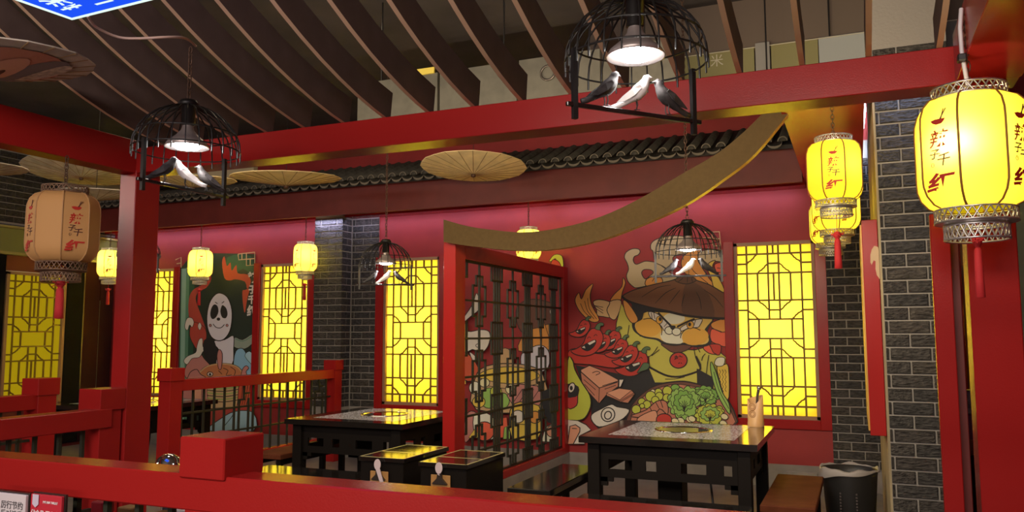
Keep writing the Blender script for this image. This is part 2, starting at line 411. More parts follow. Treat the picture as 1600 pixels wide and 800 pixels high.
# dark lacquered panels on the left wall under the olive board
dp = wl; MAROON = mat('dark_maroon_panel', (.03, .008, .008), .8, spec=.08); BLKP = mat('dull_black_panel', (.006, .006, .006), .8, spec=.08)
for y0, y1, M in ((7.76, 8.02, BLKP), (8.03, 8.28, MAROON), (8.29, YW - .03, MAROON), (6.2, 6.88, BLKP)):
    MB().box(XL, XL + .05, y0, y1, .05, 2.53, 0, .006).build('panel', M, dp)
MB().box(XL + .05, XL + .056, 8.015, 8.03, .3, 2.4).box(XL + .05, XL + .056, 8.278, 8.286, .3, 2.0).build('trim_20', STEELD, dp)

# ---- cove ledge and tiled eave along the back wall
cv = MB()
for x0, x1 in ((XL, PX0 - .005), (PX1 + .02, -.42)):
    cv.box(x0, x1, COVE_Y, YW, 2.965, 3.06)
o = cv.build('trim_7', RED); o['kind'] = 'structure'
ev = empty('tiled_eave', (-5, 7.9, 2.93), 'long shade-darkened red eave with a scalloped row of grey roof tiles above the back wall', 'eave')
MB().box(XL + .06, -.42, 7.88, 7.93, 2.92, 3.24).box(XL + .06, -.42, 7.93, COVE_Y, 3.04, 3.07).build('fascia', DRED, ev)  # fascia's lack of light put into the darker red
MB().prism([Vector((XL + .06, 7.78, 3.26)), Vector((XL + .06, 8.5, 3.62)), Vector((XL + .06, 8.5, 3.56)), Vector((XL + .06, 7.78, 3.22))], Vector((-.48 - XL, 0, 0))).build('roof_board', CEIL, ev)
t1 = MB(); n = 8
R0 = .042
prof = [(R0 * math.cos(PI * k / n), R0 * math.sin(PI * k / n)) for k in range(n + 1)]
vs = [(x, -.10, z) for x, z in prof] + [(x, .5, z + .27) for x, z in prof]
t1.add(vs, [(k, k + 1, n + 2 + k, n + 1 + k) for k in range(n)] + [tuple(range(n + 1))], 0, True)
t1.add([(x * 1.12, -.105, z * 1.12) for x, z in prof] + [(x * .86, -.105, z * .86) for x, z in prof], [(k, k + 1, n + 2 + k, n + 1 + k) for k in range(n)], 1)
cover = t1.build('cover_tile', [TILE, mat('tile_rim', (.20, .17, .13), .6)], ev, (0, 0, 0)); cme = cover.data; bpy.data.objects.remove(cover)
t2 = MB(); prof2 = [(.068 * math.cos(PI + PI * k / n), .036 * math.sin(PI + PI * k / n)) for k in range(n + 1)]
vs = [(x, -.12, z) for x, z in prof2] + [(x, .5, z + .27) for x, z in prof2]
t2.add(vs, [(k, k + 1, n + 2 + k, n + 1 + k) for k in range(n)], 0, True)
lip = [(x, -.121, z - .004 - .020 * math.sin(PI * k / n)) for k, (x, z) in enumerate(prof2)]
t2.add([(x, -.121, z) for x, z in prof2] + lip, [(k, k + 1, n + 2 + k, n + 1 + k) for k in range(n)], 1)
drip = t2.build('drip_tile', [TILE, bpy.data.materials['tile_rim']], ev, (0, 0, 0)); dme = drip.data; bpy.data.objects.remove(drip)
x = -9.6
while x < -.5:
    inst('drip_tile', dme, ev, (x, 7.82, 3.272)); inst('cover_tile', cme, ev, (x + .07, 7.82, 3.282)); x += .14
# dropped soffit from the red beam to the back wall, right of the eave
so = MB().box(-.418, .10, 5.05, YW, 3.0, 3.06).build('trim_8', RED); so['kind'] = 'structure'
cb = MB().box(-9.9, -6.6, 7.55, 7.62, 3.42, 3.58).build('trim_9', CREAM); cb['kind'] = 'structure'

# ---- red timber pavilion: columns, beams, curved slats
pv = empty('red_pavilion_frame', (-3.96, 3.53, 0), 'red lacquered timber pavilion of columns and beams carrying curved brown ceiling slats', 'pavilion')
BZ0, BZ1 = 2.46, 2.61
MB().box(-4.024, -3.895, 3.45, 3.632, 0, BZ0 + .02, 0, .004).build('column', RED, pv)
MB().box(.392, .556, 3.45, 3.60, 0, BZ0, 0, .004).build('column', RED, pv)
MB().box(-4.03, .60, 3.452, 3.605, BZ0, BZ1, 0, .003).build('beam', RED, pv)
MB().box(-4.03, -3.90, .3, 3.452, BZ0, BZ1 + .045, 0, .003).build('beam', RED, pv)
MB().box(.384, .605, .3, 3.452, BZ0, BZ1 + .045, 0, .003).build('beam', RED, pv)
def slat_z(Y): d = 3.46 - Y; return BZ1 + .15 * d + .19 * d * d
sx = [.337 - .2525 * k for k in range(17)]
sl = MB(); N = 16; T = .011; D = .15
ys = [3.50 - 2.3 * k / N for k in range(N + 1)]
vs = []
for Y in ys:
    z = slat_z(Y); vs += [(-T, Y, z), (T, Y, z), (T, Y + .02, z + D), (-T, Y + .02, z + D)]
fs = []; mi = []
for k in range(N):
    a, b_ = 4 * k, 4 * k + 4
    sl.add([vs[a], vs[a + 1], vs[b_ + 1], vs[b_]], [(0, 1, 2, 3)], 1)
    sl.add([vs[a + 1], vs[a + 2], vs[b_ + 2], vs[b_ + 1]], [(0, 1, 2, 3)], 0)
    sl.add([vs[a + 2], vs[a + 3], vs[b_ + 3], vs[b_ + 2]], [(0, 1, 2, 3)], 0)
    sl.add([vs[a + 3], vs[a], vs[b_], vs[b_ + 3]], [(0, 1, 2, 3)], 0)
sl.add(vs[:4], [(0, 1, 2, 3)]); sl.add(vs[-4:], [(3, 2, 1, 0)])
so_ = sl.build('slat', [SLAT, SLATE], pv, (0, 0, 0)); sme = so_.data; bpy.data.objects.remove(so_)
for x in sx: inst('slat', sme, pv, (x, 0, 0))
# red boards standing between the brick pillar and the right column
bd = empty('red_board_screen', (.3, 3.6, 0), 'narrow dark red boards standing upright between the brick pillar and the right red column', 'board')
MB().box(.272, .338, 3.46, 3.50, 0, 1.96, 0, .003).build('board', RED, bd)
MB().box(.338, .372, 3.52, 3.56, 0, 1.98, 0, .003).build('board', DRED, bd)
MB().box(.28, .37, 3.50, 3.52, .02, .10).build('foot', DRED, bd)
# ================================================================ railings
GBAR = unit_bar('lattice_bar', GRN)
def post(parent, cx, cy, w, top=1.2, z0=0):
    h = w / 2
    p = MB().box(cx - h + .014, cx + h - .014, cy - h + .014, cy + h - .014, z0, top - .118, 0, .003).build('post', RED, parent)
    MB().box(cx - h, cx + h, cy - h, cy + h, top - .12, top, 0, .004).build('post_cap', RED, p)
def railing(label, a, b, posts, lat='step', zlow=.30, w=.115, name='red_railing'):
    """a, b: (x, y) ends of the rail's axis; posts: list of (x, y)"""
    a = Vector((*a, 0)); b = Vector((*b, 0)); L = (b - a).length; u = (b - a).normalized(); alongx = abs(u.x) > .5
    root = empty(name, (posts[0][0], posts[0][1], 0), label, 'railing', 'red railings around the dining booths')
    h = w / 2
    def beam(nm, z0, z1, hh):
        lo = Vector((min(a.x, b.x), min(a.y, b.y))); hi = Vector((max(a.x, b.x), max(a.y, b.y)))
        if alongx: MB().box(lo.x, hi.x, a.y - hh, a.y + hh, z0, z1, 0, .004).build(nm, RED, root)
        else: MB().box(a.x - hh, a.x + hh, lo.y, hi.y, z0, z1, 0, .004).build(nm, RED, root)
    beam('hand_rail', .985, 1.09, h); beam('bottom_rail', zlow - .1, zlow, h * .8)
    for p in posts: post(root, p[0], p[1], .172)
    rz = 0 if alongx else PI / 2
    def bar(t0, z0, t1, z1):
        t0 = min(max(t0, 0), L); t1 = min(max(t1, 0), L)
        c = a + u * ((t0 + t1) / 2) + Vector((0, 0, (z0 + z1) / 2))
        inst('lattice_bar', GBAR, root, c, (abs(t1 - t0) + .018, .018, abs(z1 - z0) + .018), (0, 0, rz))
    zt = .985
    n = max(2, int(L / .135)); st = L / n; per = 9
    for k in range(1, n):
        ph = k % per
        if ph in (7,): continue
        bar(st * k, zlow, st * k, zt)
    for z in (zlow + .24, zlow + .47): bar(.02, z, L - .02, z)
    k = 7
    while k < n:
        t = st * k; zm = (zlow + zt) / 2
        for sgn in (-1, 1):
            if 0 < t + sgn * .5 * st < L:
                bar(t + sgn * .5 * st, zm - .2, t + sgn * .5 * st, zm + .2)
                bar(t, zm + sgn * .26, t + .5 * st, zm + sgn * .26); bar(t - .5 * st, zm + sgn * .2, t, zm + sgn * .2)
                bar(t, zm + sgn * .2, t, zm + sgn * .33)
        k += per
    return root
railing('near red lacquered railing across the bottom of the view, with a square capped post', (-3.88, 1.927), (1.6, 1.927), [(-1.788, 1.945)])
railing('red railing that ends at a capped post in front of the tall left red column', (-3.95, .4), (-3.95, 3.36), [(-3.98, 3.362)])
railing('dim red railing in front of the far dim yellow window', (-5.37, 1.3), (-5.37, 4.0), [(-5.37, 4.02)])
railing('red railing with dark green lattice that runs back to the brick pilaster', (-5.86, 5.68), (-5.86, 8.20), [(-5.865, 5.685), (-5.865, 8.215)])

# ================================================================ lattice screen between the two tables
SX0, SX1 = -3.07, -2.96
sc = empty('lattice_screen', (-3.0, 5.85, 0), 'tall red framed screen of dark green stepped lattice between the two hotpot tables', 'screen')
MB().box(SX0 - .01, SX1 + .004, 5.90, YW - .014, 0, .215, 0, .003).build('stone_base', MARB, sc)
MB().box(SX0, SX1, 5.77, 5.95, .0, 2.25, 0, .004).build('frame_post', RED, sc)
MB().box(SX0, SX1, 8.38, YW - .016, .216, 2.25, 0, .004).build('frame_post', RED, sc)
MB().box(SX0, SX1, 5.95, 8.38, 2.125, 2.25, 0, .004).build('frame_rail', RED, sc)
MB().box(SX0, SX1, 5.95, 8.38, .216, .285, 0, .004).build('frame_rail', RED, sc)
SXC = -3.0
def sbar(y0, z0, y1, z1, t=.018):
    inst('lattice_bar', GBAR, sc, (SXC, (y0 + y1) / 2, (z0 + z1) / 2), (.016, abs(y1 - y0) + t, abs(z1 - z0) + t))
ZL, ZT = .285, 2.125
TR = [5.94, 6.67, 7.41, 8.15]; SG = [6.30, 7.04, 7.78]
for y in (5.96, 8.37): sbar(y, ZL, y, ZT)
for z in (ZL + .01, ZT - .01): sbar(5.95, z, 8.38, z)
HZ = [1.79, 1.47, 1.15, .83, .52]
for z in HZ: sbar(5.96, z, 8.37, z)
for y in TR:
    for d in (-.055, 0, .055):
        if 5.96 < y + d < 8.37: sbar(y + d, ZL, y + d, ZT)
for y in SG: sbar(y, ZL, y, ZT)
for y in TR:                                               # square brackets round the triple bars
    for zc, h in ((1.47, .14), (.83, .14), (ZT, .14), (.285, .12)):
        for s in (-1, 1):
            yy = y + s * .115
            if not 5.96 < yy < 8.37: continue
            sbar(yy, max(zc - h, ZL), yy, min(zc + h, ZT))
        y0, y1 = max(y - .115, 5.96), min(y + .115, 8.37)
        for z in (zc - h, zc + h):
            if ZL < z < ZT: sbar(y0, z, y1, z)
for y in SG:                                               # stepped crosses round the single bars
    for zc in (1.79, 1.15, .52):
        for s in (-1, 1):
            sbar(y + s * .06, zc + .13, y + s * .06, min(zc + .215, ZT)); sbar(y + s * .06, max(zc - .215, ZL), y + s * .06, zc - .13)
            sbar(y + s * .06, zc + .13, y + s * .125, zc + .13); sbar(y + s * .06, zc - .13, y + s * .125, zc - .13)
            sbar(y + s * .125, zc - .13, y + s * .125, zc + .13)
        for z in (zc + .215, zc - .215): sbar(y - .06, z, y + .06, z)
# curved board that swings from the screen up to the pavilion beam
YA = 5.69
top = [(693, 343), (725, 352), (760, 358), (820, 363), (880, 355), (940, 338), (1000, 310), (1060, 275), (1120, 240), (1160, 208), (1195, 174)]
bot = [(693, 378), (717, 382), (740, 385), (800, 391), (860, 390), (930, 377), (1000, 352), (1070, 320), (1130, 280), (1180, 240), (1236, 172)]
def smooth(pts, n=4, closed=False):
    k = len(pts); out = []
    for i in range(k if closed else k - 1):
        p0, p1, p2, p3 = (pts[(i - 1) % k] if closed or i else pts[0]), pts[i], pts[(i + 1) % k], (pts[(i + 2) % k] if closed or i < k - 2 else pts[-1])
        for j in range(n):
            t = j / n
            out.append(tuple(.5 * (2 * b + (c - a) * t + (2 * a - 5 * b + 4 * c - d) * t * t + (3 * b - a - 3 * c + d) * t ** 3) for a, b, c, d in zip(p0, p1, p2, p3)))
    if not closed: out.append(tuple(pts[-1]))
    return out
A = [on_y(x, y, YA) for x, y in smooth(top)]; B = [on_y(x, y, YA) for x, y in smooth(bot)]
ab = MB(); n = len(A); TH = Vector((0, .075, 0))
vs = [v for a, b_ in zip(A, B) for v in (a, b_, b_ + TH, a + TH)]
for k in range(n - 1):
    a, c = 4 * k, 4 * k + 4
    ab.add([vs[a], vs[a + 1], vs[c + 1], vs[c]], [(0, 1, 2, 3)], 0, False)
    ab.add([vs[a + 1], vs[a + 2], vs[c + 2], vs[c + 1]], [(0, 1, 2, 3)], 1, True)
    ab.add([vs[a + 2], vs[a + 3], vs[c + 3], vs[c + 2]], [(0, 1, 2, 3)], 0, False)
    ab.add([vs[a + 3], vs[a], vs[c], vs[c + 3]], [(0, 1, 2, 3)], 0, True)
ab.add(vs[:4], [(0, 1, 2, 3)]); ab.add(vs[-4:], [(3, 2, 1, 0)])
ao = ab.build('curved_board', [GOLDB, GOLDE])
tag(ao, 'long curved bronze coloured board sweeping up from the screen to the ceiling beam', 'board')
hr = MB().tube([A[-1] + Vector((.02, .03, -.03)), A[-1] + Vector((.02, .03, 1.1))], .006)
hr.build('hanger', WIRE, ao)

# ================================================================ tables, benches, stools
GRAN = granite()
def hotpot_table(x0, x1, y0, y1, label, ztop=.78):
    t = empty('hotpot_table', ((x0 + x1) / 2, (y0 + y1) / 2, 0), label, 'table', 'black hotpot tables')
    cx, cy = (x0 + x1) / 2, (y0 + y1) / 2
    b = .17; ix0, ix1, iy0, iy1 = x0 + b, x1 - b, y0 + .16, y1 - .06
    tp = MB()
    for a in ((x0, x1, y0, iy0), (x0, x1, iy1, y1), (x0, ix0, iy0, iy1), (ix1, x1, iy0, iy1)): tp.box(a[0], a[1], a[2], a[3], ztop - .045, ztop)
    tp.build('table_top', BLK, t)
    pr = .205; pc = ((ix0 + ix1) / 2, (iy0 + iy1) / 2 + .03)
    g = MB(); N = 32                                        # granite slab with a round hole for the pot
    ring = [(pc[0] + pr * math.cos(2 * PI * k / N), pc[1] + pr * math.sin(2 * PI * k / N)) for k in range(N)]
    outer = []
    for k in range(N):
        dx, dy = math.cos(2 * PI * k / N), math.sin(2 * PI * k / N)
        s = min([((ix1 if dx > 0 else ix0) - pc[0]) / dx if abs(dx) > 1e-6 else 9, ((iy1 if dy > 0 else iy0) - pc[1]) / dy if abs(dy) > 1e-6 else 9])
        outer.append((pc[0] + dx * s, pc[1] + dy * s))
    vs = [(x, y, ztop + .0008) for x, y in ring + outer]
    g.add(vs, [(k, (k + 1) % N, N + (k + 1) % N, N + k) for k in range(N)])
    for c_ in ((ix0, iy0), (ix1, iy0), (ix1, iy1), (ix0, iy1)):
        kk = sorted(range(N), key=lambda k: (outer[k][0] - c_[0]) ** 2 + (outer[k][1] - c_[1]) ** 2)[:2]
        g.add([(*outer[kk[0]], ztop + .0008), (*outer[kk[1]], ztop + .0008), (*c_, ztop + .0008)], [(0, 1, 2)])
    g.build('granite_inlay', GRAN, t)
    MB().lathe([(pr + .012, ztop + .001), (pr + .010, ztop + .006), (pr - .012, ztop + .005), (pr - .02, ztop - .005), (pr - .035, ztop - .05), (.06, ztop - .075), (.0, ztop - .07)], 36, c=(pc[0], pc[1], 0)).build('pot_well', CHROME, t)
    MB().lathe([(.0, ztop - .055), (.055, ztop - .05), (.07, ztop - .055), (.075, ztop - .07)], 20, c=(pc[0], pc[1], 0)).build('burner_cap', STEELD, t)
    lw = .088
    for sx_ in (0, 1):
        for sy_ in (0, 1):
            lx = x0 + .05 if sx_ == 0 else x1 - .05 - lw; ly = y0 + .05 if sy_ == 0 else y1 - .05 - lw
            MB().box(lx, lx + lw, ly, ly + lw, 0, ztop - .045, 0, .004).build('leg', BLKW, t)
    ax0, ax1, ay0, ay1 = x0 + .05 + lw, x1 - .05 - lw, y0 + .05 + lw, y1 - .05 - lw
    def apron(p, q, inward):
        p = Vector(p); q = Vector(q); u = (q - p); L = u.length; u.normalize(); n_ = Vector(inward) * .022; m = MB()
        def pc_(s0, s1, z0, z1): m.prism([p + u * s0 + Vector((0, 0, z0)), p + u * s1 + Vector((0, 0, z0)), p + u * s1 + Vector((0, 0, z1)), p + u * s0 + Vector((0, 0, z1))], n_)
        zt = ztop - .046
        pc_(0, L, zt - .115, zt); pc_(0, L, zt - .24, zt - .185)           # upper board, lower rail, open band between
        for f0, f1 in ((0, .06), (.24, .34), (.42, .60), (.78, .90), (.96, 1)): pc_(L * f0, L * f1, zt - .185, zt - .115)
        for s in (0, 1):                                                   # stepped corner brackets
            e = lambda v: L - v if s else v
            for w_, h_ in ((.05, .06), (.09, .03)):
                pc_(min(e(0), e(w_)), max(e(0), e(w_)), zt - .24 - h_, zt - .239)
        return m.build('apron', BLKW, t)
    apron((ax0, y0 + .08, 0), (ax1, y0 + .08, 0), (0, 1, 0)); apron((ax0, y1 - .08, 0), (ax1, y1 - .08, 0), (0, -1, 0))
    apron((x0 + .08, ay0, 0), (x0 + .08, ay1, 0), (1, 0, 0)); apron((x1 - .08, ay0, 0), (x1 - .08, ay1, 0), (-1, 0, 0))
    MB().box(cx - .16, cx + .02, cy - .12, cy + .1, .05, ztop - .08, 0, .01).build('burner_cabinet', BLKW, t)
    MB().tube([(cx + .16, cy + .1, ztop - .2), (cx + .20, cy + .05, .4), (cx + .25, cy - .05, .03)], .009).build('gas_hose', WIRE, t)
    return t
hotpot_table(-1.862, -.633, 5.56, 6.74, 'black square hotpot table with granite inlay and round pot well, bamboo holder on it')
hotpot_table(-4.60, -3.42, 5.74, 6.93, 'black hotpot table with granite inlay between the green lattice railing and the screen')
hotpot_table(-7.90, -6.66, 5.95, 7.15, 'dark hotpot table behind the tall left red column, mostly hidden')
def bench(x0, x1, y0, y1, label, top=BLK, z=.45):
    t = empty('bench', ((x0 + x1) / 2, (y0 + y1) / 2, 0), label, 'bench', 'wooden benches at the hotpot tables')
    MB().box(x0, x1, y0, y1, z - .045, z, 0, .005).build('seat', top, t)
    for sx_ in (x0 + .025, x1 - .075):
        for sy_ in (y0 + .03, y1 - .08): MB().box(sx_, sx_ + .05, sy_, sy_ + .05, 0, z - .045, 0, .003).build('leg', BLKW, t)
    al = x1 - x0 > y1 - y0
    m = MB()
    if al: m.box(x0 + .075, x1 - .075, y0 + .045, y0 + .06, z - .1, z - .045).box(x0 + .075, x1 - .075, y1 - .06, y1 - .045, z - .1, z - .045)
    else: m.box(x0 + .04, x0 + .055, y0 + .08, y1 - .08, z - .1, z - .045).box(x1 - .055, x1 - .04, y0 + .08, y1 - .08, z - .1, z - .045)
    m.build('apron', BLKW, t)
    return t
BROWNW = mat('brown_wood_seat', (.12, .036, .017), .8, spec=.05, noise=.2, nscale=6)
bench(-2.27, -1.955, 5.22, 6.35, 'black bench on the left of the table with the bamboo holder, beside the screen')
bench(-1.72, -.64, 4.92, 5.24, 'black bench in front of the table with the bamboo holder')
bench(-.60, -.275, 5.30, 6.52, 'reddish brown bench between that table and the black trash bin', BROWNW)
bench(-4.45, -3.42, 5.05, 5.38, 'black bench in front of the table beside the green lattice railing')
bench(-5.05, -4.72, 5.85, 6.9, 'black bench on the left of the middle table, seen through its legs', BROWNW)
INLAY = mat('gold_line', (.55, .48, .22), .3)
def storage_stool(x0, x1, y0, y1, label, z=.66):
    t = empty('storage_stool', ((x0 + x1) / 2, (y0 + y1) / 2, 0), label, 'stool', 'black storage stools beside the screen')
    MB().box(x0 + .012, x1 - .012, y0 + .012, y1 - .012, .03, z - .03, 0, .004).build('body', BLKW, t)
    MB().box(x0, x1, y0, y1, z - .03, z, 0, .003).build('lid', BLK, t)
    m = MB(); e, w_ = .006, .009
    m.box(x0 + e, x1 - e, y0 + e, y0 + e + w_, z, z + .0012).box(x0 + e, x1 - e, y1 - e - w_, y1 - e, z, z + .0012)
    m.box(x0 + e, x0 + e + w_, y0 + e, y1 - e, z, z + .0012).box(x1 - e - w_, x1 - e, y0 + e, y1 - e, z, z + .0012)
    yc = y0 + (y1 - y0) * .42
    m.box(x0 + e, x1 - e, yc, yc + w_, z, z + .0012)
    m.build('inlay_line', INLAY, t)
    MB().box(x0 + .02, x1 - .02, y0 + .02, y1 - .02, 0, .03).build('plinth', BLKW, t)
    return t
storage_stool(-3.235, -2.868, 4.84, 5.5, 'left black storage stool, its gold lined lid reflecting yellow window light')
storage_stool(-2.725, -2.36, 4.78, 5.40, 'right black storage stool with dull lid in front of the screen')
for px, py, lab, dx, spoon in ((590, 737, 'small brown clipboard with a white ladle shaped clip tag on the left black stool', 0, True), (686, 743, 'small brown clipboard with a round pale tag on the right black stool', 0, False)):
    yb = 4.815 if spoon else 4.755
    c = on_y(px, py, yb); zt = c.z + .0
    t = empty('clipboard', (c.x, yb, zt), lab, 'clipboard', 'clipboards hung on the storage stools')
    MB().box(c.x - .072, c.x + .072, yb + .018, yb + .025, zt - .26, zt, 0, .003).build('board', KRAFT, t)
    cl = MB().prism([Vector((c.x - .055, yb, zt - .055)), Vector((c.x + .055, yb, zt - .055)), Vector((c.x + .018, yb, zt - .02)), Vector((c.x + .014, yb, zt + .012)), Vector((c.x - .014, yb, zt + .012)), Vector((c.x - .018, yb, zt - .02))], Vector((0, .018, 0)))
    cl.tube([(c.x - .05, yb + .006, zt - .055), (c.x + .05, yb + .006, zt - .055)], .006).build('bulldog_clip', STEELD, t)
    g = MB(); R = []
    for k in range(20): R.append(Vector((c.x + .026 * math.cos(2 * PI * k / 20), yb - .006, zt + .048 + .037 * math.sin(2 * PI * k / 20))))
    g.prism(R, Vector((0, .005, 0)))
    g.tube([(c.x, yb - .003, zt + .02), (c.x - .008, yb - .003, zt + .008), (c.x + .004, yb - .002, zt + .002)], .003)
    if spoon: g.prism([Vector((c.x - .012, yb - .008, zt + .02)), Vector((c.x + .018, yb - .008, zt + .03)), Vector((c.x + .055, yb - .008, zt - .075)), Vector((c.x + .045, yb - .008, zt - .09)), Vector((c.x + .030, yb - .008, zt - .085))], Vector((0, .004, 0)))
    g.build('tag', mat('pale_tag', (.66, .55, .60), .5), t)
# trash bin with a white liner
bx, by, br = -.10, 6.66, .20
tb = empty('trash_bin', (bx, by, 0), 'round black plastic trash bin with a white liner folded over its rim', 'bin')
MB().lathe([(br * .78, 0), (br * .8, .01), (br * .97, .46), (br, .50), (br * .95, .50), (br * .9, .44), (br * .74, .03), (0, .03)], 36, c=(bx, by, 0)).build('body', mat('black_plastic', (.016, .015, .015), .5), tb)
ln = MB(); N = 40; vs = []
for k in range(N):
    a = 2 * PI * k / N; wv = .012 * math.sin(a * 5 + .6) + .010 * math.sin(a * 9); ca, sa = math.cos(a), math.sin(a)
    drop = .045 + .035 * math.sin(a + 5.2) + .008 * math.sin(a * 4)
    for r, z in ((br * .86, .36), (br * .96, .49), (br * 1.0, .512 + wv * .6), (br * 1.05, .50 + wv * .5), (br * 1.045, .50 - drop)):
        vs.append((bx + r * ca, by + r * sa, z))
ln.add(vs, [(5 * k + j, 5 * ((k + 1) % N) + j, 5 * ((k + 1) % N) + j + 1, 5 * k + j + 1) for k in range(N) for j in range(4)], 0, True).build('liner_bag', mat('white_liner', (.34, .31, .29), .5), tb)
rb = MB()
for s in (-.35, .25):
    for k in range(9):
        a = -PI / 2 + s; rb.box(bx + br * .93 * math.cos(a) - .006, bx + br * .93 * math.cos(a) + .006, by + br * .93 * math.sin(a) - .004, by + br * .93 * math.sin(a) + .02, .16 + .022 * k, .172 + .022 * k)
rb.build('embossing', STEELD, tb)['kind'] = 'stuff'
# bamboo holder with a ladle on the table
h = on_z(1184, 664, .78); h = Vector((h.x, min(h.y, 6.66), .781))
bh = empty('bamboo_holder', h, 'slanted cut bamboo tube holder with carved mark on the corner of the table', 'holder')
m = MB(); N = 28; R = .062; H = .245; vs = []
for k in range(N):
    a = 2 * PI * k / N; ca, sa = math.cos(a), math.sin(a)
    zt = H * (.86 + .14 * (.5 + .5 * math.cos(a - .2))) - .05 * max(0, math.cos(a + 1.6)) ** 2
    for r, z in ((R * 1.02, 0), (R * 1.02, .03), (R * .98, .036), (R * .98, zt), (R * .84, zt), (R * .84, .02)): vs.append(h + Vector((r * ca, r * sa, z)))
m.add(vs, [(6 * k + j, 6 * ((k + 1) % N) + j, 6 * ((k + 1) % N) + j + 1, 6 * k + j + 1) for k in range(N) for j in range(5)], 0, True)
m.add([h + Vector((R * math.cos(2 * PI * k / N), R * math.sin(2 * PI * k / N), .02)) for k in range(N)], [tuple(range(N))])
m.build('tube', BAMB, bh)
mk = MB()
for (cxm, zz, rr) in ((-.018, .155, .026), (-.018, .10, .026)):
    for q in (1, .6):
        pts = []
        for k in range(14):
            a = 2 * PI * k / 14; xx = cxm + rr * q * math.cos(a); pts.append(h + Vector((xx, -math.sqrt(max(0, R * R - xx * xx)) - .0005, zz + rr * q * math.sin(a))))
        mk.tube(pts, .0022, 4, closed=True)
mk.build('carved_mark', mat('carved_brown', (.30, .14, .05), .6), bh)
ld = MB().tube([h + Vector((.0, .0, .03)), h + Vector((.018, 0, .24)), h + Vector((.028, 0, .285))], [.008, .010, .012], 8)
lo = ld.build('ladle', STEELD, None, h + Vector((0, 0, .03))); tag(lo, 'dark handled ladle with a steel ball end standing in the bamboo holder', 'ladle')
MB().lathe([(.0, -.02), (.014, -.014), (.02, 0), (.014, .014), (0, .02)], 16, c=h + Vector((.032, 0, .30))).build('end_knob', CHROME, lo)
# ================================================================ lanterns
LP = [(.33, .53), (.40, .505), (.465, .43), (.495, .33), (.5, .25), (.5, -.25), (.495, -.33), (.465, -.42), (.40, -.50), (.34, -.53)]
def lantern_meshes(lit):
    cloth = LCLOTH if lit else LDARK; seam = SEAM if lit else SEAMD; metal = SILV if lit else BRON
    p = MB(); h = PI / 8; NP = len(LP); SUB = 4; vs = []
    for r, z in LP:
        for j in range(SUB + 1):
            t = j / SUB * 2 - 1; a = h * t; bulge = 1 + .012 * (1 - t * t)
            rr = r * math.cos(h) / math.cos(a) * bulge if True else r
            vs.append((rr * math.cos(a - PI / 2), rr * math.sin(a - PI / 2), z))
    fs = [(i * (SUB + 1) + j, i * (SUB + 1) + j + 1, (i + 1) * (SUB + 1) + j + 1, (i + 1) * (SUB + 1) + j) for i in range(NP - 1) for j in range(SUB)]
    p.add(vs, fs, 0, True); po = p.build('shade_panel', cloth)
    s = MB().tube([(r * math.cos(h - PI / 2) * 1.004, r * math.sin(h - PI / 2) * 1.004, z) for r, z in LP], .011, 5); ro = s.build('rib', seam)
    def ring(nm, r, z0, z1, r2=None):
        m = MB(); N = 30; r2 = r2 or r
        for zz, rr in ((z0, r), (z1, r2)): m.tube([(rr * math.cos(2 * PI * k / 24), rr * math.sin(2 * PI * k / 24), zz) for k in range(24)], .011, 5, closed=True)
        for k in range(N):
            a, b = 2 * PI * k / N, 2 * PI * (k + 1) / N; zm = (z0 + z1) / 2; mid = (a + b) / 2
            A = [(r * math.cos(a), r * math.sin(a), z0), (r2 * math.cos(b), r2 * math.sin(b), z1)]; B = [(r2 * math.cos(a), r2 * math.sin(a), z1), (r * math.cos(b), r * math.sin(b), z0)]
            m.tube(A, .0075, 4, caps=False); m.tube(B, .0075, 4, caps=False)
        return m.build(nm, metal)
    top = ring('top_ring', .325, .535, .635); r1 = ring('bottom_ring', .35, -.545, -.665); r2 = ring('lower_ring', .275, -.70, -.83)
    d = MB().lathe([(.275, -.69), (.35, -.672), (.36, -.672), (.36, -.66)], 24, caps=(False, False)); do = d.build('ring_plate', metal)
    b2 = MB()
    for k in range(4): b2.tube([(.325 * math.cos(k * PI / 2 + .3), .325 * math.sin(k * PI / 2 + .3), .61), (0, 0, .66)], .008, 4)
    bo = b2.build('top_spokes', metal)
    t = MB().tube([(0, 0, -.66), (0, 0, -1.05)], .006, 4)
    t.lathe([(0, -1.0), (.05, -1.02), (.075, -1.07), (.05, -1.12), (.03, -1.15)], 10)
    for k in range(14):
        a = random.uniform(0, 2 * PI); e = random.uniform(-1, 1); q = .115
        t.tube([(.03 * math.cos(a), .03 * math.sin(a), -1.07), (q * math.cos(a), q * math.sin(a), -1.07 + .06 * e)], .008, 4)
    t.lathe([(.03, -1.14), (.05, -1.17), (.055, -1.22), (.062, -1.5), (.068, -1.68), (.0, -1.69)], 12)
    to = t.build('tassel', TASS)
    res = {o.name.split('.')[0]: o.data for o in (po, ro, top, r1, r2, do, bo, to)}
    for o in (po, ro, top, r1, r2, do, bo, to): bpy.data.objects.remove(o)
    return res
def bend(me, R):
    """lay flat lettering (x right, y up) on the panel at local -y"""
    for v in me.vertices: v.co = Vector((v.co.x, -R, v.co.y))
    return me
RP = .5 * math.cos(PI / 8) * 1.012 + .004
TXT = {}
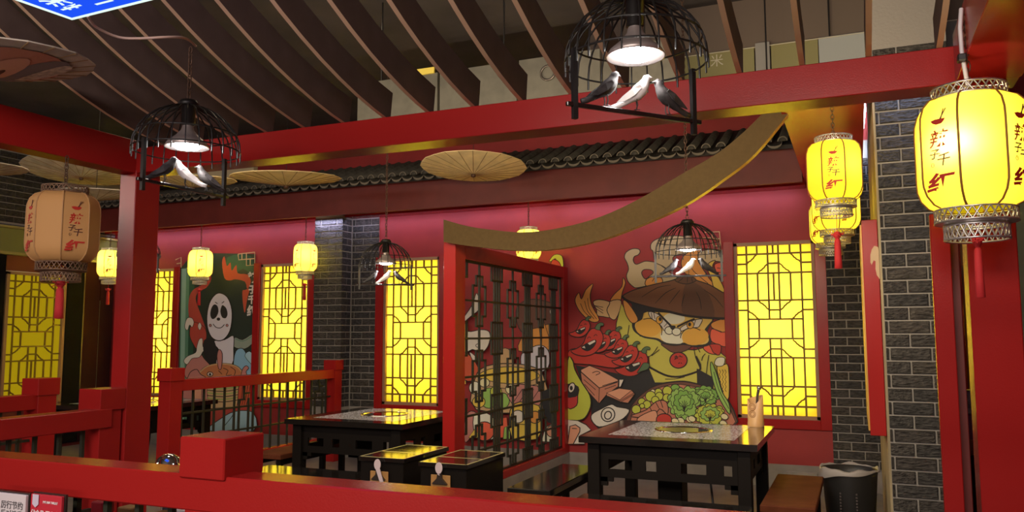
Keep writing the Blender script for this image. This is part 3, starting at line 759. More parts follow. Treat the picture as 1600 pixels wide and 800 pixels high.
def lettering():
    if TXT: return TXT['m']
    parts = [('辣', .128, .0, .10, 0), ('子', .075, -.05, -.045, 0), ('千', .095, .04, -.105, 0), ('红', .135, .0, -.31, 0)]
    m = MB()
    for ch, size, dx, dz, _ in parts:
        me = text_mesh(ch, INKR, size * 1.35, .18, .006 if ch == '红' else .002)
        xs_ = [v.co.x for v in me.vertices]; ys_ = [v.co.y for v in me.vertices]; cx, cy = (min(xs_) + max(xs_)) / 2, (min(ys_) + max(ys_)) / 2
        if ch == '辣': dx = .0
        kx = 1.45 if ch == '红' else 1.1
        m.add([((v.co.x - cx) * kx + dx, -RP, v.co.y - cy + dz) for v in me.vertices], [tuple(p.vertices) for p in me.polygons], 1 if ch == '千' or ch == '子' else 0)
    for k in range(10):                                       # small seal ring beside the middle characters
        pass
    R1 = [(-.075 + .014 * math.cos(2 * PI * k / 12), -RP, -.145 + .02 * math.sin(2 * PI * k / 12)) for k in range(12)]
    m.tube(R1, .003, 3, 1, closed=True)
    bowl = [(x, z - .04) for x, z in ((-.075, .315), (-.03, .325), (.03, .322), (.075, .318), (.06, .295), (.035, .275), (-.02, .272), (-.055, .29))]
    m.prism([Vector((x, -RP, z)) for x, z in bowl], Vector((0, -.001, 0)), 0)
    for a, b in (((.02, .28), (.085, .37)), ((.03, .278), (.06, .37))): m.tube([(a[0], -RP, a[1]), (b[0], -RP, b[1])], .0045, 4, 1)
    o = m.build('lettering', [INKR, INKK]); TXT['m'] = o.data; bpy.data.objects.remove(o); return TXT['m']
LMESH = {True: lantern_meshes(True), False: lantern_meshes(False)}
def chain_mesh(L, r=.006, ln=.034, M=CHAIN):
    m = MB(); k = 0; z = 0
    while z < L - 1e-6:
        zz = min(z + ln, L); c = (z + zz) / 2; h_ = (zz - z) / 2 + .005
        pts = [(0, 0, 0)] * 8
        pts = [((.010 * math.cos(2 * PI * j / 8) if k % 2 == 0 else 0), (.010 * math.cos(2 * PI * j / 8) if k % 2 else 0), c + h_ * math.sin(2 * PI * j / 8)) for j in range(8)]
        m.tube(pts, .0026, 4, closed=True); z = zz - .006 if zz < L else L; k += 1
    return m
def lantern(px, py, depth, dia, offs, ztop, label, lit=True, power=9, tassel=True, loc=None, tz=0, off=(0, 0), tw=1):
    c = loc or at_depth(px, py, depth)
    root = empty('palace_lantern', c, label, 'lantern', 'hanging palace lanterns')
    d = EYE - c; az = math.atan2(d.y, d.x) + PI / 2; rz = az + math.radians(offs)
    S = (dia,) * 3; D = LMESH[lit]
    for k in range(8):
        a = rz + k * PI / 4
        p = inst('shade_panel', D['shade_panel'], root, c, S, (0, 0, a))
        if k % 2 == 0:
            t = bpy.data.objects.new('lettering', lettering()); COL.objects.link(t); t.parent = p
        inst('rib', D['rib'], root, c, S, (0, 0, a))
    for nm in ('top_ring', 'bottom_ring', 'lower_ring', 'ring_plate', 'top_spokes'): inst(nm, D[nm], root, c, S, (0, 0, rz))
    if tassel: inst('tassel', D['tassel'], root, c + Vector((0, 0, tz * dia)), (dia * tw, dia * tw, dia * (.88 if tz > 0 else 1)), (0, 0, rz))
    z0 = c.z + .655 * dia
    ch = chain_mesh(max(.05, ztop - z0)); ch.v = [v + Vector((c.x, c.y, z0)) for v in ch.v]; ch.build('chain', CHAIN, root)
    if lit:
        l = lamp('lantern_lamp', 'POINT', (0, 0, 0), power * dia * dia / .13, (1, .9, .62), shadow_soft_size=.03)
        l.parent = root; u_ = d.normalized(); r_ = Vector((-u_.y, u_.x, 0)); l.location = (u_ * off[0] + r_ * off[1]) * dia + Vector((0, 0, .10 * dia))
        MB().lathe([(0, -.03), (.022, -.015), (.022, .015), (0, .03)], 10, c=c + Vector((0, 0, .08 * dia))).build('bulb', WHT, root) if False else None
    return root
big = lantern(1519, 240, 2.75, .356, -34, 2.60, 'big lit yellow lantern with red characters hanging beside the right red column', power=2.2, tw=.62, tz=.10, off=(.34, -.12))
lantern(1304, 268, 5.25, .356, -2, 3.0, 'lit yellow lantern with a long red tassel, in front of two others', power=.8, tz=-.1, off=(.1, .1))
lantern(1306, 322, 6.15, .345, 30, 3.0, 'lit yellow lantern half hidden directly behind the tasselled one at the right', power=1.5, tassel=False)
lantern(1296, 347, 7.0, .345, -40, 3.0, 'lit yellow lantern, lowest and farthest of the three overlapping by the right wall', power=1.5, tassel=False)
lantern(826, 382, 8.8, .295, -45, 3.04, 'small lit yellow lantern crossed by the curved bronze board', power=5, tassel=False)
lantern(477, 403, 9.95, .31, 47, 3.04, 'small lit yellow lantern beside the brick pilaster', power=5)
lantern(313, 412, 10.6, .325, 4, 3.04, 'small lit yellow lantern in front of the green panda mural', power=5, tassel=True)
lantern(171, 412, 11.26, .34, 0, 3.04, 'small lit yellow lantern partly hidden by the tall left red column', power=5)
lantern(99, 356, 4.30, .345, 20, 2.46, 'unlit brownish paper lantern with red tassel hanging at the left', lit=False, tz=.08)
lantern(0, 0, 0, .30, 60, 3.04, 'sliver of a lit yellow lantern seen in the gap beside the right red column', power=5, tassel=False, loc=on_y(1500, 372, 7.2)) if False else None
led = MB().tube([on_y(1350, 152, YW - .06), on_y(1351, 172, YW - .06), on_y(1348, 200, YW - .06), on_y(1345, 205, YW - .06), on_y(1344, 250, YW - .06)], .012, 6).build('led_strip', emis('led_white', (.75, .85, 1), 14))
tag(led, 'bright white vertical led strip on the back wall beside the right brick pillar', 'light strip')
# bracket and white cable tie on the cord of the big lantern
bc = parent_loc(big)
ck = MB().tube([(.374, bc.y - .02, 2.62), (.366, bc.y - .03, 2.55), (.368, bc.y - .02, 2.47), (.376, bc.y - .01, 2.40), (bc.x, bc.y, 2.345)], .0075, 6)
ck.build('white_cord', WHT, big)
MB().box(.352, .380, bc.y - .045, bc.y - .005, 2.43, 2.455, 0, .004).build('cord_clamp', WIRE, big)

# ================================================================ birdcage lamps and their birds
R, RZ, TZ = .232, .165, .375
def cage_parts():
    out = {}
    ribs = MB(); N = 26
    for k in range(N):
        a = 2 * PI * k / N + .06; pts = []
        for t in range(8):
            e = t / 7 * PI / 2; pts.append((R * math.cos(e) * math.cos(a), R * math.cos(e) * math.sin(a), RZ + (TZ - RZ) * math.sin(e)))
        ribs.tube([(R * math.cos(a), R * math.sin(a), RZ - .035)] + pts[:-1] + [(.03 * math.cos(a), .03 * math.sin(a), TZ)], .0034, 4)
    rib0 = MB()
    a = 0; pts = []
    for t in range(8):
        e = t / 7 * PI / 2; pts.append((R * math.cos(e), 0, RZ + (TZ - RZ) * math.sin(e)))
    rib0.tube([(R, 0, RZ - .035)] + pts[:-1] + [(.03, 0, TZ)], .0034, 4)
    out['rib'] = rib0.build('rib', WIRE)
    h = MB()
    for zz, rr in ((RZ, R), (RZ + .075, R * .93)): h.tube([(rr * math.cos(2 * PI * k / 40), rr * math.sin(2 * PI * k / 40), zz) for k in range(40)], .0035, 4, closed=True)
    out['hoop'] = h.build('hoop', WIRE)
    p = MB()
    p.box(R - .008, R + .008, -.008, .008, -.052, RZ + .01)
    out['post'] = p.build('post', WIRE)
    out['perch'] = MB().box(-R - .03, R + .03, -.007, .007, -.014, 0, 0, .002).build('perch', BLK)
    out['hub'] = MB().lathe([(.0, TZ + .03), (.035, TZ + .025), (.05, TZ + .004), (.032, TZ - .004), (.03, .285), (.02, .28), (0, .28)], 16).build('lamp_holder', WIRE)
    out['shade'] = MB().lathe([(.022, .285), (.028, .262), (.05, .235), (.085, .205), (.098, .182), (.094, .182), (.08, .204), (.045, .233), (.0, .25)], 24).build('lamp_shade', SHADE)
    out['bulb'] = MB().lathe([(0, .172), (.03, .173), (.052, .178), (.058, .188), (.05, .20), (0, .205)], 20).build('bulb', BULB)
    r = {k: o.data for k, o in out.items()}
    for o in out.values(): bpy.data.objects.remove(o)
    return r
CP = cage_parts()
def bird_mesh(M):
    """one standing bird facing +x, feet at z=0"""
    m = MB()
    spine = [(-.115, .010, .006, .010), (-.09, .016, .008, .013), (-.055, .032, .012, .012), (-.03, .052, .022, .020), (0, .072, .030, .030), (.02, .092, .030, .031), (.034, .112, .023, .024), (.040, .126, .0195, .019), (.046, .137, .0205, .0185), (.054, .141, .016, .014), (.062, .1405, .006, .005), (.074, .137, .0015, .0015)]
    N = 10; vs = []
    for i, (x, z, rw, rh) in enumerate(spine):
        a = spine[max(0, i - 1)]; b = spine[min(len(spine) - 1, i + 1)]; t = Vector((b[0] - a[0], 0, b[1] - a[1])).normalized(); up = Vector((-t.z, 0, t.x))
        for k in range(N):
            q = 2 * PI * k / N; vs.append(Vector((x, 0, z)) + Vector((0, 1, 0)) * rw * math.cos(q) + up * rh * math.sin(q))
    fs = [(i * N + j, i * N + (j + 1) % N, (i + 1) * N + (j + 1) % N, (i + 1) * N + j) for i in range(len(spine) - 1) for j in range(N)]
    m.add(vs, fs + [tuple(range(N))[::-1], tuple(range(N * (len(spine) - 1), N * len(spine)))], 0, True)
    for s in (-1, 1):                                           # folded wings
        w = [(-.085, .030), (-.05, .035), (-.01, .058), (.022, .092), (.012, .104), (-.02, .088), (-.06, .056)]
        m.prism([Vector((x, s * (.019 + .012 * max(0, 1 - abs(x + .0) * 14)), z)) for x, z in w], Vector((0, s * .006, 0)), 0)
    o = m.build('bird', M); me = o.data; bpy.data.objects.remove(o)
    l = MB()
    for s in (-1, 1):
        l.tube([(.0, s * .012, .05), (.004, s * .012, .022), (-.002, s * .012, .002)], .0026, 4)
        for dx in (-.012, .014): l.tube([(-.002, s * .012, .002), (dx, s * .012, .002)], .002, 4)
    lo = l.build('legs', WIRE); lm = lo.data; bpy.data.objects.remove(lo)
    e = MB()
    for s in (-1, 1): e.lathe([(0, -.003), (.003, 0), (0, .003)], 8, c=(.052, s * .0155, .143))
    eo = e.build('eyes', BLK); em = eo.data; bpy.data.objects.remove(eo)
    return me, lm, em
BD = {k: bird_mesh(M) for k, M in (('dark', BGREY), ('white', BWHITE), ('grey', BMID))}
def cage(loc, ang, ztop, where, short, power, birds=True, chain_r=0, face=(1, 1, -1)):
    loc = Vector(loc); rz = math.radians(ang)
    root = empty('birdcage_lamp', loc, 'black wire birdcage pendant lamp with lit bulb ' + where, 'lamp', 'birdcage pendant lamps')
    for k in range(26): inst('rib', CP['rib'], root, loc, (1, 1, 1), (0, 0, rz + 2 * PI * k / 26 + .06))
    for nm, key in (('hoop', 'hoop'), ('perch', 'perch'), ('lamp_holder', 'hub'), ('lamp_shade', 'shade'), ('bulb', 'bulb')): inst(nm, CP[key], root, loc, (1, 1, 1), (0, 0, rz))
    for s in (0, PI): inst('post', CP['post'], root, loc, (1, 1, 1), (0, 0, rz + s))
    z0 = loc.z + TZ + .028
    ch = chain_mesh(max(.03, ztop - z0)); ch.v = [v + Vector((loc.x, loc.y, z0)) for v in ch.v]; ch.build('chain', CHAIN, root)
    l = lamp('cage_spot', 'SPOT', (0, 0, 0), power, (1, .96, .92), spot_size=math.radians(152), spot_blend=.7, shadow_soft_size=.045)
    l.parent = root; l.location = (0, 0, .160)
    if birds:
        u = Vector((math.cos(rz), math.sin(rz), 0)); face0 = YAW * .6 + rz * .4
        for k, (t, kind, nm) in enumerate(((-.118, 'dark', 'dark bird figurine left of the white one'), (.0, 'white', 'white bird figurine under the bulb'), (.125, 'grey', 'grey bird figurine right of the white one'))):
            p = loc + u * t + Vector((0, 0, .001)); f = face[k]
            b = empty('bird_figurine', p, nm + ' in the cage ' + short, 'bird', 'bird figurines on the cage perches')
            me, lm, em = BD[kind]; r = face0 + (0 if f > 0 else PI) + (.25 if k == 0 else -.2 if k == 1 else .2)
            for n_, mm in (('body', me), ('legs', lm), ('eyes', em)): inst(n_, mm, b, p, (.78,) * 3, (0, 0, r))
    return root
cage((-2.763, 2.719, 2.166), 88.5, 2.815, 'in front of the tall left red column', 'before the left red column', 13, face=(1, -1, -1))
cage((-.633, 2.515, 2.223), 49.1, 2.88, 'hanging under the slats at the top centre', 'under the slats', 14)
cage((-3.866, 6.169, 1.955), 40, 3.98, 'in front of the brick pilaster', 'before the brick pilaster', 26)
cage((-1.10, 5.80, 1.925), 9.5, 3.98, 'in front of the big food mural', 'before the food mural', 30)
c5 = at_depth(216, 420, 9.3)
cage(c5, 20, 3.98, 'mostly hidden behind the tall left red column', '', 10, birds=False)

# ================================================================ oil paper umbrellas hung flat under the ceiling
UMB = []
def umbrella(name, c, r, tilt, az, M, label, rim=None):
    c = Vector(c); root = empty(name, c, label, 'umbrella', 'oil paper umbrellas hung under the ceiling')
    N = 24; m = MB(); vs = [Vector((0, 0, 0))]
    Rm = Matrix.Rotation(math.radians(az), 3, 'Z') @ Matrix.Rotation(math.radians(tilt), 3, 'X')
    pts = [Vector((0, 0, -.075 * r / .5))]
    for q in (.35, .7, 1.0):
        for k in range(N):
            a = 2 * PI * k / N; rr = r * q * (1 if k % 2 else .985); pts.append(Vector((rr * math.cos(a), rr * math.sin(a), -.075 * r / .5 * (1 - q) ** 1.0)))
    up = [Rm @ p + c for p in pts]
    fs = [(0, 1 + k, 1 + (k + 1) % N) for k in range(N)] + [(1 + i * N + k, 1 + i * N + (k + 1) % N, 1 + (i + 1) * N + (k + 1) % N, 1 + (i + 1) * N + k) for i in range(2) for k in range(N)]
    th = Rm @ Vector((0, 0, .006))
    m.add(up, fs); m.add([p + th for p in up], [f[::-1] for f in fs])
    e = 1 + 2 * N; m.add([up[e + k] for k in range(N)] + [up[e + k] + th for k in range(N)], [(k, (k + 1) % N, N + (k + 1) % N, N + k) for k in range(N)])
    m.build('paper_canopy', M, root)
    rb = MB()
    for k in range(N): rb.tube([up[0] - th * .3, up[1 + 2 * N + k] - th * .3], .0026 * r / .5, 3)
    rb.build('ribs', mat('umbrella_rib', (.36, .22, .10), .6) if 'umbrella_rib' not in bpy.data.materials else bpy.data.materials['umbrella_rib'], root)
    MB().lathe([(0, -.03), (.022, -.022), (.026, .012), (.0, .016)], 10, c=up[0]).build('hub', CHAIN, root)
    st = MB().tube([up[0] + th, (c.x, c.y, 3.99)], .003, 4); st.build('string', WIRE, root)
    return root, Rm, c
umbrella('paper_umbrella', on_z(447, 278, 3.10), .555, 4, 20, TAN, 'tan oil paper umbrella hung flat above the brick pilaster')
umbrella('paper_umbrella', on_z(740, 261, 3.13), .52, -5, 10, TAN, 'tan oil paper umbrella hung flat above the lattice screen')
umbrella('paper_umbrella', on_z(300, 283, 2.93), .40, 4, 0, TAN, 'pale tan oil paper umbrella behind the left birdcage lamp')
umbrella('paper_umbrella', on_z(128, 266, 3.45), .64, -6, 40, PALE, 'pale painted paper umbrella above the unlit lantern')
umbrella('paper_umbrella', on_z(150, 303, 2.86), .42, 3, 10, PALE, 'pale paper umbrella just above the unlit lantern, behind the left beam')
umbrella('paper_umbrella', on_z(-48, 262, 2.85), .42, 3, 10, PALE, 'pale paper umbrella cut by the left edge of the view')
bu, Rm, bc_ = umbrella('paper_umbrella', on_z(-18, 95, 2.73), .43, 6, 0, PALE, 'large paper umbrella painted with a pink face, hung nearest at the upper left')
# its painted underside
def disc_poly(cx, cy, rx, ry, n=18, a0=0): return [(cx + rx * math.cos(2 * PI * k / n + a0), cy + ry * math.sin(2 * PI * k / n + a0)) for k in range(n)]
fp = MB()
for i, (poly, mi_) in enumerate(((disc_poly(.0, -.02, .36, .30), 0), (disc_poly(.02, .13, .30, .12), 1), (disc_poly(.1, .19, .18, .06), 2), (disc_poly(.06, -.02, .22, .075), 3), (disc_poly(.05, -.01, .07, .018), 4))):
    mx = sum(q[0] for q in poly) / len(poly); my = sum(q[1] for q in poly) / len(poly); vs = []; n_ = len(poly)
    for s_ in (.02, .25, .5, .75, 1):
        for x, y in poly:
            x = mx + (x - mx) * s_; y = my + (y - my) * s_; q = math.hypot(x, y) / .43
            vs.append(bc_ + Rm @ Vector((x, y, -.069 * (1 - q) - .005 - .0012 * i)))
    fp.add(vs, [(a * n_ + k, a * n_ + (k + 1) % n_, (a + 1) * n_ + (k + 1) % n_, (a + 1) * n_ + k) for a in range(4) for k in range(n_)], mi_)
fp.build('painting', [mat('paint_rose', (.55, .24, .17), .8), mat('paint_grey', (.22, .19, .20), .8), mat('paint_ash', (.55, .48, .42), .8, noise=.5, nscale=30), mat('paint_skin', (.68, .36, .26), .8), INKK], bu)

# ================================================================ signs
# blue light box lying flat under the slats at the upper left
BLUE = emis('blue_sign_face', (.012, .075, .80), 1.05); SWH = emis('sign_letter', (.75, .95, .85), 1.0)
c0 = on_z(113, 29, 2.66); sg = empty('blue_sign', c0, 'blue light box sign with white edge and characters under the slats at the upper left', 'sign')
sx0, sx1, sy1, sy0 = c0.x, c0.x + .62, c0.y, c0.y - .9
xx0 = c0.x - .75
sg_q = [Vector((c0.x, c0.y, 2.66)), on_z(245, -4, 2.66), on_z(150, -90, 2.66), on_z(-60, -60, 2.66), on_z(25, -2, 2.66)]
q0 = sg_q[0]; e1 = (on_z(245, -4, 2.66) - q0).normalized(); e2 = Vector((-e1.y, e1.x, 0)); e2 = e2 if e2.y < 0 else -e2
e2 = (on_z(25, -2, 2.66) - q0).normalized()
qs = [q0, q0 + e1 * .9, q0 + e1 * .9 + e2 * .55, q0 + e2 * .55]
MB().prism(qs, Vector((0, 0, .03))).build('sign_face', BLUE, sg)
ed = MB()
for a, b in zip(qs, qs[1:] + qs[:1]): ed.tube([a, b], .006, 5)
ed.build('sign_edge', SWH, sg)
for ch, s1, s2, sz in (('菜', .10, .12, .11), ('一', .24, .06, .09), ('品', .36, .20, .11)):
    me = text_mesh(ch, SWH, sz, 0, .002); p = q0 + e1 * s1 + e2 * s2
    f2 = (e2 - e1 * e2.dot(e1)).normalized()
    for v in me.vertices: v.co = (p + e1 * v.co.x - f2 * v.co.y + Vector((0, 0, -.0015))) - c0
    o = bpy.data.objects.new('lettering', me); COL.objects.link(o); o.parent = sg
for s, t in ((.1, .08), (.8, .08), (.1, .47), (.8, .47)):
    p = q0 + e1 * s + e2 * t; MB().tube([p + Vector((0, 0, .03)), p + Vector((0, 0, 1.30))], .003, 4).build('wire', WIRE, sg)
pts = [on_z(137, 25, 2.70), on_z(150, 42, 2.69), on_z(185, 58, 2.68), on_z(220, 60, 2.68), on_z(262, 58, 2.70), on_z(290, 60, 2.74), on_z(306, 72, 2.80)]
cb_ = MB().tube(smooth([tuple(p) for p in pts]), .0055, 6).build('white_cable', mat('cable_beige', (.55, .38, .33), .5))
tag(cb_, 'thin pale cable sagging from the blue sign to a ceiling slat', 'cable')
# hung sign band with carved characters, beyond the red beam on the right
hs = empty('hanging_sign_band', (-.5, 6.0, 3.5), 'row of dark and pale panels with thin characters hung high beyond the red beam', 'sign')
GP = mat('panel_grey', (.13, .13, .12), .5); GP2 = mat('panel_pale', (.36, .38, .37), .3); GP3 = mat('panel_lantern_tint', (.22, .20, .075), .5); LINE = mat('panel_line', (.5, .46, .34), .5)  # GP3 has the lanterns' yellow light put into its colour
pz0, pz1 = 3.28, 3.612
for x0, x1, M in ((-1.9, -1.20, GP3), (-1.19, -.62, GP3), (-.50, -.18, GP3), (-.175, .175, GP2), (.19, .47, GP), (.53, 1.1, GP)):
    MB().box(x0, x1, 6.0, 6.03, pz0, pz1).build('panel', M, hs)
for x0, x1 in ((-.61, -.51), (.475, .525)): MB().box(x0, x1, 5.99, 6.04, pz0 - .02, pz1 + .02).build('batten', mat('batten_grey', (.25, .24, .22), .6) if 'batten_grey' not in bpy.data.materials else bpy.data.materials['batten_grey'], hs)
l_ = MB().box(-1.9, 1.1, 5.994, 6.0, pz1 - .010, pz1 - .004).box(-1.9, 1.1, 5.994, 6.0, pz0 + .10, pz0 + .105); l_.build('rule_line', LINE, hs)
for ch, px, py, sz in (('米', 1120, 96, .10), ('日', 1405, 63, .12), ('月', 1440, 60, .12), ('一', 1388, 66, .10)):
    me = text_mesh(ch, LINE, sz); p = on_y(px, py, 5.993)
    for v in me.vertices: v.co = Vector((v.co.x, 0, v.co.y)) + p - parent_loc(hs)
    o = bpy.data.objects.new('lettering', me); COL.objects.link(o); o.parent = hs
for x in (-1.7, -.1, .9): MB().tube([(x, 6.015, pz1), (x, 6.015, 4.0)], .006, 5).build('hanger', WIRE, hs)
MB().box(-1.9, 1.1, 6.05, 6.12, 3.62, 4.0).build('trim_10', mat('bulkhead_brown', (.13, .095, .07), .7))['kind'] = 'structure'
# pale panels left of it, seen between the slats
hp = empty('ceiling_panels', (-2.4, 5.2, 3.4), 'greenish grey panels with a yellow edge strip seen between the ceiling slats', 'ceiling panel')
PG = mat('panel_green_grey', (.085, .08, .066), .7, noise=.15)
for x0, x1 in ((-3.4, -2.72), (-2.70, -2.10), (-2.08, -1.5), (-1.48, -1.0)): MB().box(x0, x1, 5.0, 5.03, 2.95, 3.39).build('panel', PG, hp)
MB().box(-2.98, -2.74, 4.985, 5.0, 3.385, 3.43).build('yellow_strip', mat('yellow_strip', (.60, .48, .08), .5), hp)
for x in (-3.2, -2.2, -1.2): MB().tube([(x, 5.015, 3.39), (x, 5.015, 4.0)], .006, 5).build('hanger', WIRE, hp)
rg = MB().tube([(-1.865 + .05 * math.cos(2 * PI * k / 20), 4.99, 3.27 + .05 * math.sin(2 * PI * k / 20)) for k in range(20)], .007, 5, closed=True); rg.build('round_emblem', STEELD, hp)
# wall picture box hung on the left face of the brick pillar
pb = empty('picture_box', (RX0 - .03, 6.2, 1.6), 'tall red edged picture box hung on the side of the brick pillar', 'picture')
fy0, fy1, z0, z1 = 5.72, 6.95, .855, 2.245
MB().box(RX0 - .108, RX0 - .014, fy0, fy1, z0, z1, 0, .003).build('box_frame', RED, pb)
MB().box(RX0 - .118, RX0 - .108, fy0 + .01, fy1 - .02, z0 + .03, z1 - .03).build('picture', mat('picture_yellow', (.62, .36, .06), .4, noise=.3, nscale=5, stretch=(1, 4, .4)), pb)
pg = MB(); sw = [(1366, 384), (1372, 386), (1374, 396), (1374, 420), (1379, 434), (1383, 441), (1376, 438), (1370, 430), (1368, 420), (1368, 408), (1365, 407), (1362, 414), (1360, 410), (1360, 398), (1362, 390)]
pg.prism([on_y(x, y, fy0 - .001) for x, y in sw], Vector((0, .003, 0))).build('painted_curl', mat('curl_beige', (.55, .40, .25), .6), pb)
# counter cards behind the near railing
ct = empty('side_counter', (-2.7, 2.45, 0), 'low dark counter behind the near red railing at the left', 'counter')
MB().box(-3.5, -2.05, 2.18, 2.62, .66, .70, 0, .004).build('counter_top', BLKW, ct)
for x in (-3.46, -2.13): MB().box(x, x + .04, 2.22, 2.58, 0, .66).build('leg', BLKW, ct)
fc = empty('front_counter', (-2.7, 1.65, 0), 'dark counter shelf with printed cards in front of the near railing', 'counter')
MB().box(-3.3, -2.1, 1.45, 1.855, .76, .80, 0, .004).build('counter_top', BLKW, fc)
for x in (-3.26, -2.18): MB().box(x, x + .04, 1.5, 1.82, 0, .76).build('leg', BLKW, fc)
gc = empty('green_cabinet', (1.05, 4.3, 0), 'tall dark green cabinet just right of the right red column', 'cabinet')
MB().box(.70, 1.5, 4.1, 4.5, .06, 2.35, 0, .004).build('body', mat('dark_green_paint', (.02, .035, .025), .5), gc)
MB().box(.72, 1.48, 4.12, 4.48, 0, .06).build('plinth', BLKW, gc)
for x0, x1 in ((.712, 1.095), (1.105, 1.488)):
    d_ = MB().box(x0, x1, 4.082, 4.1, .1, 2.32, 0, .004).build('door', bpy.data.materials['dark_green_paint'], gc)
    hx = x1 - .04 if x0 < 1 else x0 + .04; MB().box(hx - .006, hx + .006, 4.06, 4.082, 1.1, 1.25).build('handle', STEELD, d_)
def card(x0, x1, y, z0, z1, M, label, lines, tagw=False, lean=0):
    c = Vector(((x0 + x1) / 2, y, z0)); t = empty('counter_card', c, label, 'card', 'counter cards in front of the near railing')
    MB().box(x0, x1, y, y + .012, z0, z1, 0, .002).build('card', M, t)
    MB().box(x0 - .004, x1 + .004, y + .012, y + .02, z0, z1 + .004).build('backing', STEELD, t)
    MB().box(x0, x1, y - .02, y + .06, z0, z0 + .008).build('stand', STEELD, t)
    for s, dx, dz, sz, LM in lines:
        me = text_mesh(s, LM, sz, 0, .0004)
        for v in me.vertices: v.co = Vector((v.co.x + dx, -.0012, v.co.y + (z1 - z0) - dz))
        o = bpy.data.objects.new('lettering', me); COL.objects.link(o); o.parent = t
    if tagw:
        p = [(-.055, .0), (-.028, 0), (-.028, -.03), (-.041, -.04), (-.055, -.03)]
        MB().prism([Vector((c.x + x, y - .004, z1 + z)) for x, z in p], Vector((0, .002, 0))).build('paper_tag', mat('tag_lilac', (.62, .55, .68), .6), t)
INK = mat('grey_ink', (.10, .09, .10), .6); CW = mat('card_white', (.68, .62, .66), .5); CR = mat('card_red', (.55, .03, .05), .4); WI = mat('white_ink', (.85, .8, .82), .5)
card(-2.615, -2.435, 1.79, .80, .998, CW, 'white printed counter card with two lines of dark characters', [('厉行节约', .03, .036, .026, INK), ('反对浪费', .03, .064, .026, INK)])
card(-2.425, -2.287, 1.80, .80, 1.003, CR, 'red printed counter card with white characters and a pale tag', [('做会员 更实惠', 0, .058, .020, WI), ('扫码点单·下单立减', .022, .022, .008, WI)], True)
for x0, x1, z1, M, lab, nm in ((-2.76, -2.70, .86, CR, 'small red packet on the counter behind the near railing', 'red_packet'), (-2.62, -2.545, .85, KRAFT, 'small kraft paper box on the counter behind the near railing', 'paper_box'), (-2.44, -2.41, .845, KRAFT, 'narrow kraft box next to the white box on the counter', 'paper_box'), (-2.36, -2.285, .86, WHT, 'bright white box on the counter behind the near railing', 'white_box')):
    tag(MB().box(x0, x1, 2.30, 2.36, .70, z1, 0, .004).build(nm, M, None, ((x0 + x1) / 2, 2.33, .70)), lab, 'box', 'small boxes on the counter')
dm = MB().lathe([(.075, 0), (.078, .01), (.070, .02)], 28).lathe([(.07, .02), (.066, .045), (.05, .075), (.025, .093), (0, .098)], 28)
dome_c = on_y(240, 735, 2.33)
dd = empty('steel_dome', (dome_c.x, 2.40, .70), 'small shiny steel dome peeking over the near railing at the left', 'bell')
MB().lathe([(.05, .70), (.045, .72), (.02, .74), (.02, .985), (.0, .985)], 20, c=(dome_c.x, 2.40, 0)).build('stand', STEELD, dd)
MB().lathe([(.052, .985), (.055, .99), (.052, 1.005), (.04, 1.028), (.02, 1.042), (0, 1.045)], 28, c=(dome_c.x, 2.40, 0)).build('dome', CHROME, dd)
# things glimpsed through the gap right of the red boards
pk = empty('drinks_shelf', (.62, 7.9, 0), 'shelf with purple and grey goods glimpsed in the gap by the right red column', 'shelf')
MB().box(.60, 1.2, 6.3, 6.8, .60, .64, 0, .004).build('shelf_board', BLKW, pk)
MB().box(.60, 1.2, 6.3, 6.8, 0, .04).box(.60, .63, 6.3, 6.8, .04, .6).box(1.17, 1.2, 6.3, 6.8, .04, .6).box(.63, 1.17, 6.78, 6.8, .04, .6).build('carcass', BLKW, pk)
tag(MB().lathe([(.0, .641), (.07, .641), (.08, .66), (.08, .76), (.07, .775), (0, .78)], 24, c=(.74, 6.45, 0)).build('steel_canister', CHROME, None, (.74, 6.45, .641)), 'grey steel canister glimpsed in the gap by the right red column', 'canister')
tag(MB().box(.64, 1.1, 6.62, 6.76, .641, .93, 0, .01).build('purple_box', mat('purple_box', (.16, .03, .16), .5), None, (.87, 6.69, .641)), 'purple box glimpsed in the gap by the right red column', 'box')
tag(MB().box(.66, 1.08, 6.64, 6.74, .931, 1.10, 0, .01).build('patterned_box', mat('patterned_box', (.25, .28, .42), .5, noise=.9, nscale=22), None, (.87, 6.69, .931)), 'blue and white patterned box on top of the purple box in the gap', 'box')

